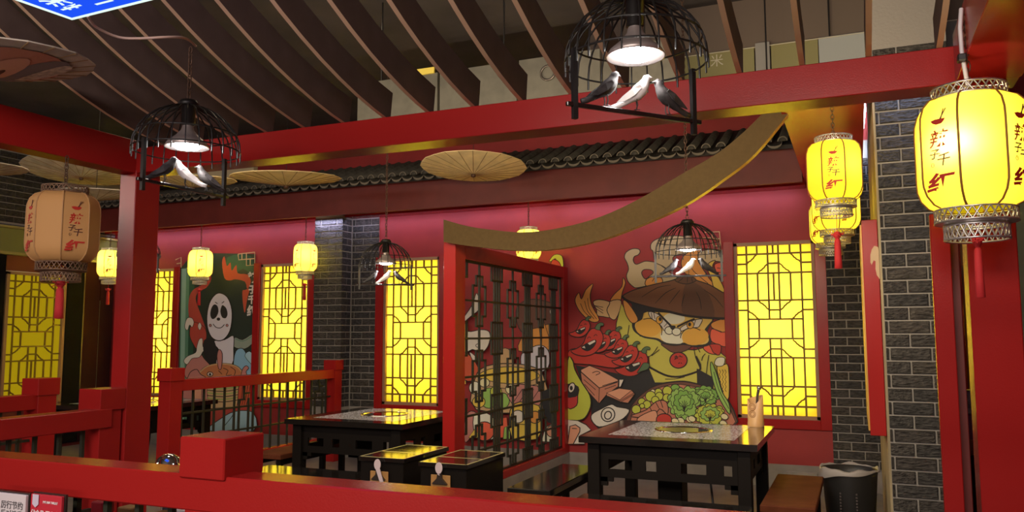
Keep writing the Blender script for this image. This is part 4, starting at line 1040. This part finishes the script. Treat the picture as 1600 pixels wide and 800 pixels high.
# ================================================================ murals: flat print on thin panels against the back wall
PC = {}
def pm(name, c):
    if name not in PC: PC[name] = mat('print_' + name, c, .6)
    return PC[name]
class Mural:
    def __init__(s, y): s.y = y; s.k = 0; s.m = MB(); s.mats = []; s.names = []
    def idx(s, c):
        if c not in s.names: s.names.append(c); s.mats.append(pm(c, PAL[c]))
        return s.names.index(c)
    def P(s, p): return on_y(p[0], p[1], s.y - .0002 * s.k)
    def fill(s, pts, c, out=1.3, oc='ink', sm=3):
        if sm > 1: pts = smooth([tuple(p) for p in pts], sm, True)
        s.k += 1; v = [s.P(p) for p in pts]
        s.m.add(v, [tuple(t) for t in tessellate_polygon([[Vector((p[0], p[1], 0)) for p in pts]])], s.idx(c))
        if out: s.line(pts, out, oc, True, 1)
    def line(s, pts, w=1.2, c='ink', closed=False, sm=3, taper=False):
        if sm > 1: pts = smooth([tuple(p) for p in pts], sm, closed)
        s.k += 1; n = len(pts); L = []; Rr = []
        for i, p in enumerate(pts):
            a = pts[(i - 1) % n] if (closed or i) else p; b = pts[(i + 1) % n] if (closed or i < n - 1) else p
            dx, dy = b[0] - a[0], b[1] - a[1]; q = math.hypot(dx, dy) or 1; h = w / 2
            if taper: h *= .35 + .65 * math.sin(PI * min(1, (i + .6) / n))
            L.append(s.P((p[0] - dy / q * h, p[1] + dx / q * h))); Rr.append(s.P((p[0] + dy / q * h, p[1] - dx / q * h)))
        k = n if closed else n - 1
        s.m.add(L + Rr, [(i, (i + 1) % n, n + (i + 1) % n, n + i) for i in range(k)], s.idx(c))
    def ell(s, cx, cy, rx, ry, c, rot=0, out=1.3, oc='ink', n=20):
        ca, sa = math.cos(rot), math.sin(rot)
        s.fill([(cx + rx * math.cos(t) * ca - ry * math.sin(t) * sa, cy + rx * math.cos(t) * sa + ry * math.sin(t) * ca) for t in [2 * PI * k / n for k in range(n)]], c, out, oc, 1)
    def text(s, ch, px, py, hpx, c, bold=.003, shear=0):
        s.k += 1; p = s.P((px, py)); q = s.P((px, py + hpx)); me = text_mesh(ch, WHT, (q - p).length * 1.12, shear, bold)
        s.m.add([(p.x + v.co.x, p.y, p.z + v.co.y) for v in me.vertices], [tuple(f.vertices) for f in me.polygons], s.idx(c)); bpy.data.meshes.remove(me)
    def build(s, name, label):
        o = s.m.build(name, s.mats, None, (sum(v.x for v in s.m.v) / len(s.m.v), YW - .002, 1.0)); return tag(o, label, 'mural')
PAL = dict(ink=(.018, .010, .008), dark=(.016, .015, .018), smoke=(0.559, 0.439, 0.246), rust=(.34, .03, .028), orange=(0.771, 0.333, 0.0665), yellow=(0.798, 0.572, 0.0798), red=(0.559, 0.0399, 0.0266), redl=(0.825, 0.133, 0.0665),
    hat=(.20, .080, .034), hat2=(.13, .055, .028), robe=(0.625, 0.585, 0.0998), face=(0.798, 0.559, 0.133), cheek=(0.798, 0.439, 0.0599), white=(0.771, 0.718, 0.638), brown=(.16, .06, .04), pink=(0.745, 0.359, 0.226), pinkd=(0.559, 0.213, 0.133),
    green=(0.213, 0.452, 0.0798), lime=(0.559, 0.612, 0.0665), leaf=(0.319, 0.559, 0.12), pale=(0.825, 0.825, 0.665), flesh=(0.732, 0.479, 0.226), stem=(0.0931, 0.173, 0.0798), cream=(0.798, 0.745, 0.439), grey=(0.399, 0.399, 0.426), lilac=(0.692, 0.665, 0.771), tan=(0.612, 0.399, 0.2),
    deep=(.018, .032, .022), dgreen=(.02, .09, .05), mint=(0.293, 0.505, 0.399), mint2=(0.106, 0.266, 0.173), panda=(0.745, 0.705, 0.771), fire=(0.585, 0.0931, 0.0372), fire2=(0.479, 0.0665, 0.0466), rose=(0.559, 0.226, 0.2), blue=(0.266, 0.505, 0.692), blue2=(0.426, 0.665, 0.771), stone=(0.293, 0.359, 0.293), bowl=(0.559, 0.2, 0.0798), lip=(0.532, 0.0399, 0.0399))
M1 = Mural(YW - .004)
S = lambda x0, y0, k: (lambda *q: [(x0 + a / k, y0 + b / k) for a, b in q])
h = S(970, 370, 6.153)
# smoke, flames and leaves above the hat
M1.fill(h((50, 150), (110, 115), (170, 118), (185, 145), (165, 175), (130, 190), (120, 230), (150, 265), (230, 235), (300, 240), (350, 250), (420, 300), (480, 350), (540, 390), (500, 420), (400, 440), (300, 460), (160, 490), (120, 480), (70, 430), (55, 370), (75, 310), (60, 250), (35, 200)), 'smoke')
M1.fill(h((200, 345), (225, 315), (290, 318), (312, 345), (280, 375), (240, 405), (215, 385)), 'rust')
M1.fill(h((290, 70), (330, 30), (420, 0), (560, -10), (690, 30), (660, 150), (560, 180), (520, 230), (500, 330), (400, 280), (330, 240), (310, 140), (290, 120)), 'smoke')
M1.fill(h((500, 200), (560, 170), (640, 170), (600, 230), (590, 300), (520, 260)), 'rust')
M1.fill(h((660, 140), (700, 120), (770, 110), (740, 210), (765, 270), (850, 400), (915, 490), (720, 440), (680, 380), (615, 350), (580, 260), (600, 190)), 'orange')
M1.line(h((660, 260), (700, 330), (780, 400), (840, 450)), 1.0)
M1.fill(h((740, 170), (800, 130), (900, 125), (990, 175), (1000, 245), (910, 235), (860, 280), (825, 310), (770, 270)), 'smoke')
M1.fill(h((830, 300), (850, 250), (910, 225), (885, 270), (890, 310), (940, 390), (985, 480), (1000, 545), (900, 495), (870, 400)), 'yellow')
M1.fill(h((905, 262), (1000, 255), (1000, 425), (950, 390), (910, 320)), 'redl')
for y in (300, 340, 385): M1.line(h((925, y), (1000, y + 6)), 1.0, sm=1)
M1.fill(h((240, 470), (245, 410), (320, 378), (385, 390), (400, 440), (320, 470)), 'orange')
M1.line(h((300, 430), (330, 385)), 1.0, sm=1)
f = S(890, 430, 5.331)
M1.fill(f((340, 215), (375, 155), (435, 95), (445, 20), (465, 65), (440, 140), (428, 210), (420, 240)), 'orange')
# arm, hand and long flame
M1.fill(f((335, 220), (420, 205), (428, 260), (385, 365), (340, 358), (305, 300)), 'flesh')
M1.fill(f((195, 225), (240, 203), (310, 213), (335, 232), (310, 290), (332, 350), (280, 345), (228, 335), (225, 290)), 'flesh')
for a in ((245, 295), (262, 318), (250, 268)): M1.line(f((195, a[0]), (280, a[1])), .9, sm=1)
M1.fill(f((45, 200), (78, 145), (98, 200), (135, 120), (195, 72), (172, 160), (185, 250), (248, 372), (180, 388), (100, 320), (60, 260)), 'orange')
for q in (((90, 235), (120, 300), (170, 350)), ((125, 215), (150, 300), (205, 365)), ((150, 190), (165, 280), (225, 365))): M1.line(f(*q), .9)
# robe
M1.fill([(971, 474), (985, 500), (1000, 525), (1030, 530), (1060, 545), (1085, 547), (1112, 540), (1137, 560), (1138, 622), (1100, 606), (1092, 598), (1092, 612), (1012, 612), (1012, 588), (1015, 575), (1014, 557), (976, 557), (961, 536), (963, 505)], 'robe', 1.4, sm=1)
g = S(970, 490, 7.27)
# orange petals right of the face
M1.fill(g((1040, 100), (1200, 60), (1200, 215), (1140, 205), (1035, 160)), 'orange'); M1.fill(g((1030, 175), (1140, 210), (1200, 220), (1200, 370), (1100, 350), (1020, 300)), 'redl'); M1.fill(g((1000, 360), (1080, 345), (1140, 370), (1120, 470), (1040, 440)), 'red')
M1.fill(g((935, 390), (1000, 350), (1050, 440), (1090, 465), (1000, 450)), 'redl')
# head
M1.fill(g((128, 110), (180, 60), (215, 20), (240, -50), (960, 20), (1060, 50), (1015, 130), (985, 205), (1015, 260), (1030, 325), (985, 368), (850, 384), (720, 352), (600, 362), (480, 345), (400, 300), (270, 278), (190, 235), (140, 185)), 'dark', 0)
M1.fill(g((165, 112), (205, 85), (245, 66), (300, -20), (930, 30), (1040, 60), (990, 130), (950, 190), (980, 240), (1000, 300), (960, 345), (850, 352), (720, 330), (600, 340), (490, 318), (420, 280), (290, 262), (210, 225), (165, 165)), 'face', 0)
M1.ell(*g((605, 55))[0], 17, 9, 'pale', 0, 0)
M1.fill(g((450, 230), (560, 150), (690, 220), (700, 330), (600, 342), (490, 318)), 'pale', 0)
M1.ell(*g((310, 160))[0], 20, 14.2, 'cheek', .1, 0); M1.ell(*g((845, 262))[0], 21, 13.5, 'cheek', -.1, 0)
M1.line(g((255, 65), (340, 55), (430, 110), (465, 180), (462, 245)), 1.3); M1.line(g((905, 190), (830, 160), (740, 180), (690, 230), (678, 280)), 1.3)
M1.fill(g((318, -20), (400, -5), (480, 50), (555, 130), (500, 195), (465, 150), (420, 100), (340, 50)), 'white', 1.2)
M1.ell(*g((438, 72))[0], 5, 6, 'cheek', 0, 1); M1.ell(*g((448, 62))[0], 2.4, 3.2, 'dark', 0, 0)
for a in (345, 375): M1.line(g((a, -10), (a + 12, 60)), 1, sm=1)
M1.line(g((490, 150), (530, 105)), 1, sm=1)
M1.fill(g((690, 200), (680, 160), (760, 110), (830, 75), (925, 62), (900, 130), (868, 158), (780, 160)), 'white', 1.2)
M1.ell(*g((790, 128))[0], 5.5, 6, 'cheek', .3, 1); M1.ell(*g((782, 122))[0], 2.4, 3, 'dark', 0, 0); M1.line(g((850, 75), (830, 140)), 1, sm=1)
M1.line(g((425, -10), (500, 70), (570, 140)), 3.0); M1.line(g((640, 150), (740, 100), (840, 60)), 3.0)
M1.ell(*g((548, 192))[0], 6.6, 6, 'pale', .2, 1.3); M1.ell(*g((632, 205))[0], 7, 6, 'pale', 0, 1.3)
M1.fill(g((560, 138), (620, 138), (612, 170), (590, 186), (566, 170)), 'dark', 0)
# scarf and medallion
M1.fill(g((455, 340), (600, 364), (720, 352), (800, 375), (700, 435), (590, 440), (520, 400)), 'brown', 1.2)
M1.ell(*g((655, 530))[0], 13.6, 12.4, 'red', 0, 1.8); M1.text('辣', *g((655, 530))[0], 12, 'ink')
for q in (((95, 130), (80, 230), (40, 390)), ((420, 375), (370, 450), (320, 490)), ((440, 408), (350, 480)), ((830, 385), (850, 500), (905, 630)), ((1000, 470), (985, 560), (970, 690)), ((960, 455), (930, 490), (918, 535)), ((870, 385), (900, 440))): M1.line(g(*q), 1.2)
# hat
M1.fill(h((15, 575), (60, 540), (160, 500), (330, 455), (470, 425), (530, 405), (560, 385), (620, 370), (690, 385), (720, 415), (850, 460), (980, 535), (1003, 548), (1003, 778), (900, 775), (750, 765), (600, 745), (450, 710), (300, 680), (150, 640), (50, 605)), 'hat', 1.6)
M1.fill(h((625, 450), (720, 445), (850, 560), (900, 770), (750, 762), (600, 742), (590, 600)), 'hat2', 0)
M1.line(h((15, 578), (60, 612), (150, 648), (300, 688), (450, 718), (600, 753), (750, 773), (900, 783), (1003, 786)), 3.6)
M1.fill(h((520, 418), (560, 388), (620, 372), (690, 387), (725, 420), (650, 452), (580, 447)), 'hat2', 1.2)
for q in (((200, 580), (350, 490), (480, 465)), ((330, 640), (430, 540), (530, 490)), ((465, 645), (530, 560), (570, 510)), ((585, 670), (600, 600), (615, 550)), ((775, 700), (760, 600), (725, 530)), ((985, 680), (900, 580), (800, 510)), ((550, 435), (600, 395)), ((680, 390), (690, 440)), ((640, 380), (640, 445))): M1.line(h(*q), 1.1, taper=True)
M1.fill(h((100, 640), (150, 645), (300, 690), (330, 715), (230, 720), (205, 790), (150, 800)), 'dark', 0)
M1.fill(h((20, 620), (60, 625), (130, 720), (165, 800), (110, 830), (50, 750)), 'orange', 1.2)
# dark ground, plates and food
e = S(880, 560, 5.715)
M1.fill(e((110, 60), (200, 330), (250, 420), (250, 560), (330, 645), (470, 640), (620, 560), (900, 300), (1340, 300), (1340, 170), (1195, 90), (1195, 225), (820, 215), (765, 85), (560, 150)), 'dark', 0, sm=1)
M1.fill(e((820, 215), (765, 85), (830, 60), (1000, 100), (1195, 60), (1195, 220), (1000, 205)), 'robe', 0, sm=1)
M1.line(e((765, 75), (900, 145), (1000, 165), (1100, 150), (1225, 95), (1185, -20)), 3.2); M1.line(e((910, 185), (1000, 183), (1085, 165)), 1.2); M1.line(e((1195, 95), (1200, 215)), 1.2, sm=1)
# chillies
def chilli(cx, cy, L, rot, face=True):
    ca, sa = math.cos(rot), math.sin(rot); T = lambda *q: [(cx + L * (a * ca - b * sa), cy + L * (a * sa + b * ca)) for a, b in q]
    M1.fill(T((-.95, .35), (-.6, .30), (-.2, .10), (.1, -.35), (.45, -.62), (.85, -.48), (.98, -.05), (.75, .42), (.3, .75), (-.25, .80), (-.75, .60)), 'red', 1.4)
    M1.fill(T((.62, -.58), (.78, -.80), (.98, -.86), (1.14, -.78), (1.10, -.66), (.95, -.66), (.86, -.46)), 'stem', 1)
    if face:
        M1.fill(T((-.35, .28), (.05, .12), (.48, .02), (.52, .18), (.30, .42), (-.05, .55)), 'dark', 1)
        M1.fill(T((.05, .12), (.48, .02), (.50, .14), (.14, .26)), 'white', .6, sm=1); M1.fill(T((-.33, .30), (-.15, .22), (-.12, .40)), 'white', .6, sm=1)
        M1.line(T((.08, -.12), (.2, -.2), (.28, -.12)), 1); M1.line(T((.46, -.18), (.6, -.26), (.66, -.16)), 1)
M1.fill([(889, 548), (905, 545), (930, 552), (958, 556), (975, 566), (960, 575), (925, 570), (889, 566)], 'red', 1.3)
chilli(905, 512, 18, -.15); chilli(986, 566, 27, -.05); chilli(951, 530, 20, -.15); chilli(936, 535, 19, -.2); chilli(962, 543, 20, -.15); chilli(916, 533, 28, -.2); chilli(976, 554, 22, -.1)
M1.fill(e((660, 130), (690, 80), (720, 40), (770, 50), (755, 95), (700, 115)), 'stem', 1)
# tofu blocks
M1.fill(e((158, 118), (322, 260), (318, 402), (170, 240)), 'pinkd', 1.4, sm=1); M1.fill(e((322, 262), (490, 200), (490, 252), (388, 325), (318, 402)), 'pinkd', 1.4, sm=1)
M1.fill(e((158, 100), (235, 63), (330, 100), (492, 190), (482, 212), (322, 264), (158, 120)), 'pink', 1.6, sm=1); M1.line(e((260, 130), (300, 115), (330, 130), (290, 150)), 1.1)
for q in (((350, 245), (480, 205)), ((370, 275), (470, 240)), ((185, 190), (290, 280)), ((190, 230), (280, 330))): M1.line(e(*q), 1, sm=1)
M1.fill(e((388, 310), (500, 268), (612, 285), (640, 318), (580, 400), (500, 388), (388, 335)), 'pinkd', 1.5, sm=1); M1.fill(e((388, 308), (500, 266), (612, 284), (505, 372)), 'pink', 1.3, sm=1)
for y in (20, 45): M1.line(e((400, 318 + y), (505, 372 + y * .5), (630, 300 + y * .5)), 1, sm=1)
M1.fill(e((500, 190), (540, 190), (515, 250), (498, 255)), 'white', 1, sm=1)
# fish roll and round roll
M1.fill(e((255, 500), (340, 450), (430, 410), (480, 432), (590, 458), (540, 535), (430, 585), (320, 612), (258, 560)), 'white', 1.6); M1.ell(*e((400, 502))[0], 10.5, 11, 'white', .4, 1.8); M1.ell(*e((400, 508))[0], 5.3, 6.2, 'white', .3, 1.8)
# green monster pod and radish roll by the screen
M1.fill(e((40, 20), (85, 20), (105, 100), (170, 220), (238, 330), (245, 430), (195, 530), (120, 556), (40, 550)), 'lime', 1.8); M1.fill(e((40, 240), (135, 262), (130, 330), (120, 420), (40, 440)), 'lip', 1.5); M1.fill(e((40, 230), (135, 255), (125, 330), (80, 345), (40, 340)), 'dark', 1); M1.ell(*e((75, 262))[0], 5, 8, 'white', .3, 1.6); M1.ell(*e((72, 265))[0], 2.4, 3.6, 'dark', 0, 0)
M1.fill(e((40, 548), (130, 555), (205, 592), (248, 640), (150, 690), (190, 740), (190, 765), (40, 765)), 'white', 1.6, sm=1); M1.fill(e((60, 605), (110, 592), (150, 620), (148, 655), (90, 765), (40, 765)), 'pink', 1.6, sm=1); M1.line(e((78, 625), (122, 628)), 1.2, sm=1)
# basket of greens
M1.fill(e((560, 560), (590, 480), (615, 415), (700, 320), (830, 240), (1000, 208), (1130, 212), (1340, 275), (1470, 370), (1490, 640), (560, 640)), 'brown', 2.2)
M1.fill(e((600, 570), (625, 470), (690, 370), (780, 295), (900, 250), (1050, 232), (1300, 290), (1440, 380), (1480, 640), (600, 640)), 'pinkd', 1)
for x, y, r, c in ((1000, 275, 45, 'green'), (930, 290, 42, 'lime'), (850, 302, 34, 'lime'), (800, 295, 20, 'cream'), (780, 338, 46, 'lime'), (858, 338, 36, 'lime'), (925, 352, 36, 'lime'), (822, 372, 34, 'lime'), (702, 388, 34, 'lime'), (748, 412, 36, 'lime'), (705, 425, 22, 'lime'), (652, 456, 40, 'lime')): M1.ell(*e((x, y))[0], r / 5.715, r / 5.715, c, 0, 1.3)
M1.fill(e((610, 520), (630, 500), (740, 460), (830, 385), (905, 378), (935, 420), (930, 500), (860, 450), (800, 540), (700, 530)), 'pinkd', 1.5)
for q in (((770, 430), (800, 490)), ((825, 390), (855, 445)), ((870, 380), (890, 440))): M1.line(e(*q), 1.2, sm=1)
M1.fill(e((660, 540), (760, 480), (830, 470), (830, 560), (700, 600)), 'pink', 1.3); M1.ell(*e((900, 545))[0], 12, 9, 'red', 0, 1.5)
def lettuce(cx, cy, rx, ry, c, c2, seed):
    rr = random.Random(seed)
    def lobes(ox, oy, sx_, sy_, n, amp):
        ph = rr.uniform(0, 6); js = [rr.uniform(.86, 1.08) for _ in range(n)]; pts = []
        for k in range(n * 5):
            t = k / 5; a = 2 * PI * t / n + ph; q = (js[int(t)] * (1 - t % 1) + js[(int(t) + 1) % n] * (t % 1)) + amp * (abs(math.sin(PI * t)) - .5)
            pts.append((cx + rx * (ox + sx_ * q * math.cos(a)), cy + ry * (oy + sy_ * q * math.sin(a))))
        return pts
    M1.fill(lobes(0, 0, 1, 1, 13, .16), c, 1.3, sm=1)
    for q in ((-.45, -.25, .42, .5), (.45, -.2, .45, .5), (-.3, .35, .4, .45), (.38, .4, .4, .4)): M1.fill(lobes(*q, 8, .2), c, 1.0, sm=1)
    M1.fill(lobes(0, -.12, .60, .62, 9, .2), c2, 1.1, sm=1); M1.fill(lobes(.03, -.1, .36, .36, 7, .22), c, 1.0, sm=1)
    for a in (-2.5, -2.0, -1.5, -1.1, -.7): M1.line([(cx, cy + .55 * ry), (cx + .16 * rx * math.cos(a), cy + .28 * ry + .2 * ry * math.sin(a)), (cx + .32 * rx * math.cos(a), cy + .28 * ry + .42 * ry * math.sin(a))], .9)
lettuce(*e((1270, 340))[0], 22, 16, 'green', 'leaf', 4); lettuce(*e((1080, 395))[0], 25, 26, 'leaf', 'green', 1); lettuce(*e((1310, 505))[0], 23, 18, 'lime', 'leaf', 2)
for x, y in ((1050, 555), (1130, 545), (1150, 540), (1000, 560), (1440, 520), (1430, 580)): M1.ell(*e((x, y))[0], 6, 4.5, 'cream', .4, 1.1)
# corn
M1.fill(e((1372, 75), (1430, 58), (1475, 75), (1480, 345), (1440, 340), (1400, 210)), 'yellow', 1.3)
for x in (1400, 1425, 1450): M1.line(e(*[(x + (6 if k % 2 else -6), 100 + 22 * k) for k in range(10)]), .9, sm=1)
M1.fill(e((1350, 45), (1375, -5), (1440, -5), (1432, 60), (1380, 70)), 'pale', 1.1); M1.fill(e((1325, 30), (1375, 150), (1420, 300), (1480, 400), (1485, 500), (1400, 370), (1345, 230), (1315, 90)), 'leaf', 1.4); M1.line(e((1345, 120), (1390, 280), (1480, 450)), 1)
# pictures behind the lattice screen, left part of the mural
M1.fill([(722, 500), (738, 476), (744, 458), (749, 468), (748, 484), (736, 494), (722, 506)], 'white', 1.3)
M1.fill([(722, 520), (736, 518), (752, 515), (764, 518), (766, 530), (760, 545), (750, 551), (738, 546), (722, 552)], 'white', 1.4); M1.ell(746, 540, 2.5, 2.5, 'white', 0, 1)
M1.fill([(722, 505), (730, 507), (728, 600), (722, 600)], 'yellow', 1, sm=1)
M1.fill([(722, 552), (735, 556), (745, 570), (752, 592), (722, 592)], 'fire', 1.3); M1.fill([(734, 550), (746, 560), (744, 566), (738, 562)], 'white', 1)
M1.fill([(808, 480), (826, 468), (850, 470), (868, 480), (872, 510), (852, 525), (820, 522), (808, 505)], 'brown', 1.3); M1.ell(824, 488, 4.5, 6, 'white', 0, 1); M1.ell(862, 487, 3.5, 5, 'white', 0, 1)
M1.fill([(810, 548), (820, 520), (840, 512), (862, 508), (864, 540), (850, 548)], 'orange', 1.2); M1.fill([(772, 575), (780, 548), (794, 545), (802, 560), (800, 578)], 'tan', 1.2)
M1.fill([(842, 505), (850, 503), (862, 540), (846, 545)], 'orange', 1, sm=1)
M1.fill([(814, 556), (822, 548), (838, 540), (850, 541), (858, 552), (856, 575), (832, 585), (816, 574)], 'lilac', 1.3)
M1.fill([(742, 592), (760, 572), (800, 568), (835, 574), (850, 590), (850, 640), (744, 640)], 'tan', 1.6); M1.fill([(748, 590), (764, 577), (800, 573), (832, 579), (842, 590), (800, 600)], 'yellow', 1.2)
for q in (((748, 600), (800, 608), (846, 598)), ((748, 612), (800, 622), (848, 612))): M1.line(q, 1.1)
for x, y, rx, ry, c in ((742, 606, 9, 10, 'pale'), (757, 598, 8, 7, 'cream'), (764, 622, 14, 16, 'leaf'), (775, 612, 9, 9, 'lime'), (786, 626, 10, 12, 'leaf'), (748, 628, 10, 9, 'yellow'), (798, 608, 8, 8, 'cream')): M1.ell(x, y, rx, ry, c, 0, 1.2)
M1.fill([(726, 690), (726, 655), (736, 642), (748, 650), (742, 668), (735, 684)], 'rose', 1.3)
M1.fill([(792, 618), (812, 600), (840, 603), (850, 622), (838, 640), (806, 640)], 'rose', 1.4, sm=1)
for k in range(4): M1.line(((800 + 9 * k, 632), (816 + 9 * k, 608)), 1, sm=1)
M1.fill([(740, 650), (760, 645), (775, 660), (776, 684), (745, 684)], 'pale', 1.3); M1.ell(757, 674, 15, 15, 'redl', 0, 1.6); M1.fill([(732, 684), (742, 670), (752, 684)], 'yellow', 1, sm=1)
M1.fill([(772, 655), (792, 652), (795, 684), (772, 684)], 'redl', 1.2, sm=1); M1.fill([(788, 668), (797, 664), (797, 686), (786, 686)], 'leaf', 1, sm=1)
M1.fill([(796, 650), (800, 636), (812, 628), (842, 634), (847, 660), (840, 686), (800, 685)], 'yellow', 1.5, sm=2); M1.ell(809, 651, 10.5, 10, 'white', 0, 1.5); M1.ell(836, 652, 9.5, 9.5, 'orange', 0, 1.5); M1.line(((800, 662), (830, 664)), 1.2)
M1.fill([(846, 612), (876, 600), (886, 640), (882, 668), (856, 660), (848, 640)], 'dark', 0, sm=1)
M1.fill([(846, 690), (852, 668), (866, 660), (886, 664), (886, 692)], 'pale', 1.4, sm=1); M1.ell(862, 674, 8, 9, 'pink', 0, 1.3); M1.fill([(860, 692), (866, 676), (884, 680), (884, 692)], 'pink', 1.2, sm=1)
M1.fill([(858, 408), (866, 398), (878, 400), (880, 418), (872, 414), (868, 404), (862, 408)], 'lime', 1)
M1.fill([(861, 411), (868, 406), (876, 414), (879, 440), (872, 468), (862, 478), (858, 450)], 'red', 1.1)
# tan fret in the corner
for q in (((1100, 363), (1124, 362), (1126, 384)), ((1098, 372), (1112, 372)), ((1112, 363), (1114, 383)), ((1114, 384), (1126, 384)), ((1114, 373), (1125, 373))): M1.line(q, 1.6, 'tan', sm=1)
M1.build('wall_mural', 'large painted mural of chillies, tofu, lettuce and a cartoon cat in a brown straw hat')

M2 = Mural(YW - .010)
d = S(270, 380, 2.664)
def panel_bg():
    M2.fill(d((30, 108), (85, 40), (345, 45), (332, 780), (20, 760)), 'deep', 0, sm=1)
panel_bg()
M2.fill([(283, 420), (296, 418), (292, 655), (279, 655)], 'mint2', 0, sm=1); M2.fill([(284, 420), (291, 420), (287, 655), (281, 655)], 'mint', 0, sm=1); M2.fill([(296, 418), (304, 417), (300, 655), (292, 655)], 'dgreen', 0, sm=1)
M2.fill([(355, 402), (392, 400), (394, 430), (380, 420), (360, 430)], 'dgreen', 0)
M2.fill(d((205, 80), (215, 55), (225, 95), (240, 80), (245, 115), (265, 90), (270, 125), (310, 130), (325, 160), (310, 190), (300, 160), (260, 150), (240, 155), (215, 145)), 'fire', 0)
M2.fill(d((290, 200), (300, 195), (320, 190), (310, 230), (300, 290), (292, 250)), 'fire', 0)
M2.fill(d((150, 120), (160, 150), (140, 185), (110, 200), (95, 230), (110, 280), (125, 320), (140, 380), (100, 400), (75, 340), (65, 280), (70, 220), (90, 190), (125, 170)), 'fire2', 0)
M2.fill(d((80, 330), (120, 340), (140, 370), (135, 420), (110, 450), (85, 420), (70, 380)), 'fire2', .8)
M2.fill(d((50, 340), (60, 312), (80, 312), (88, 330), (80, 350), (70, 340), (62, 362), (52, 356)), 'white', .8); M2.fill(d((104, 345), (112, 330), (120, 345), (112, 362)), 'white', .6)
M2.fill(d((55, 560), (60, 500), (85, 465), (110, 450), (130, 480), (165, 520), (180, 570)), 'rose', .9); M2.fill(d((100, 430), (110, 400), (124, 398), (125, 430), (138, 438), (125, 452), (110, 475), (80, 480), (60, 505), (45, 490), (62, 470), (95, 455)), 'white', .8)
M2.fill(d((252, 430), (258, 392), (290, 402), (332, 378), (336, 410), (300, 440)), 'stone', 1); M2.line(d((262, 398), (292, 408), (332, 386)), 1, 'mint2')
M2.fill(d((252, 510), (262, 450), (290, 438), (312, 470), (336, 500), (336, 560), (260, 560)), 'blue', 1.1); M2.fill(d((300, 470), (318, 450), (336, 470), (336, 510)), 'blue2', .8)
M2.fill(d((165, 410), (215, 402), (252, 385), (253, 440), (246, 505), (180, 500), (195, 450)), 'panda', 1.2)
M2.fill(d((130, 405), (165, 398), (180, 430), (190, 460), (178, 492), (150, 500), (130, 460)), 'dark', .6)
M2.fill(d((195, 207), (225, 222), (243, 262), (247, 310), (238, 365), (215, 398), (188, 406), (160, 390), (144, 350), (142, 300), (152, 250), (172, 218)), 'panda', 1.6)
M2.fill(d((172, 255), (186, 262), (190, 285), (180, 308), (165, 316), (156, 300), (160, 272)), 'dark', 0); M2.fill(d((208, 258), (222, 270), (228, 295), (220, 312), (205, 308), (198, 285), (202, 265)), 'dark', 0)
M2.line(d((176, 245), (186, 252)), 1.2, sm=1); M2.line(d((204, 250), (214, 242)), 1.2, sm=1)
M2.ell(*d((190, 316))[0], 2.8, 2.5, 'dark', 0, 0); M2.line(d((168, 336), (180, 350), (200, 352), (215, 338)), 1.2); M2.ell(*d((156, 342))[0], 1.8, 2, 'rose', 0, .8); M2.ell(*d((226, 342))[0], 1.8, 2, 'rose', 0, .8)
M2.fill(d((110, 540), (140, 512), (200, 500), (260, 508), (290, 535), (290, 570), (100, 570)), 'bowl', 1.2); M2.line(d((112, 538), (145, 512), (205, 502), (262, 512), (288, 536)), 2.0, 'tan')
for q in (((210, 520), (230, 530), (222, 550), (245, 548)), ((240, 515), (260, 530), (255, 552)), ((190, 530), (205, 545))): M2.line(d(*q), 1)
M2.fill(d((62, 560), (75, 535), (100, 525), (115, 545), (140, 560), (150, 580), (60, 580)), 'rose', 1.1); M2.fill(d((285, 560), (290, 525), (305, 510), (316, 520), (305, 535), (312, 560)), 'rose', 1); M2.ell(*d((155, 545))[0], 4.5, 3.4, 'white', 0, 1.2); M2.ell(*d((155, 546))[0], 2, 2, 'dark', 0, 0)
M2.fill(d((190, 520), (184, 470), (192, 442), (206, 460), (202, 520)), 'rose', 1)
M2.fill(d((30, 590), (335, 580), (335, 690), (30, 660)), 'rose', 1, sm=1)
M2.fill(d((90, 590), (120, 590), (120, 660), (90, 660)), 'pink', .8, sm=1); M2.fill(d((140, 585), (280, 580), (275, 690), (150, 690)), 'tan', 1.1, sm=1)
for k in range(6): M2.line(d((142, 600 + 11 * k), (210, 606 + 11 * k), (278, 596 + 11 * k)), 1.2, 'ink' if k % 2 else 'green')
M2.fill(d((280, 580), (335, 575), (335, 690), (262, 720), (270, 660)), 'fire', 1.1)
for k in range(4): M2.line(d((290 + 11 * k, 590), (285 + 9 * k, 650), (268 + 10 * k, 700)), .9)
M2.fill(d((140, 690), (270, 680), (335, 680), (335, 780), (140, 780)), 'fire2', 1, sm=1); M2.fill(d((150, 780), (200, 730), (260, 700), (335, 705), (335, 782)), 'blue2', 1.2); M2.line(d((215, 760), (240, 730), (250, 715)), 1)
for ch, y in (('辣', 146), ('子', 195), ('千', 237), ('红', 285)): M2.text(ch, *d((331 if y < 200 else 328, y))[0], 16 if ch in '辣红' else 13, 'white', .006)
for q in (((372, 397), (398, 394), (398, 414), (385, 415), (385, 396)), ((372, 397), (373, 406), (385, 405)), ((385, 405), (398, 404)), ((378, 397), (378, 405)), ((391, 405), (391, 414)), ((274, 406), (283, 402), (283, 418)), ((276, 412), (283, 411))): M2.line(q, 1.5, 'tan', sm=1)
M2.build('wall_mural', 'tall dark green painted mural of a white faced panda over a hotpot bowl')
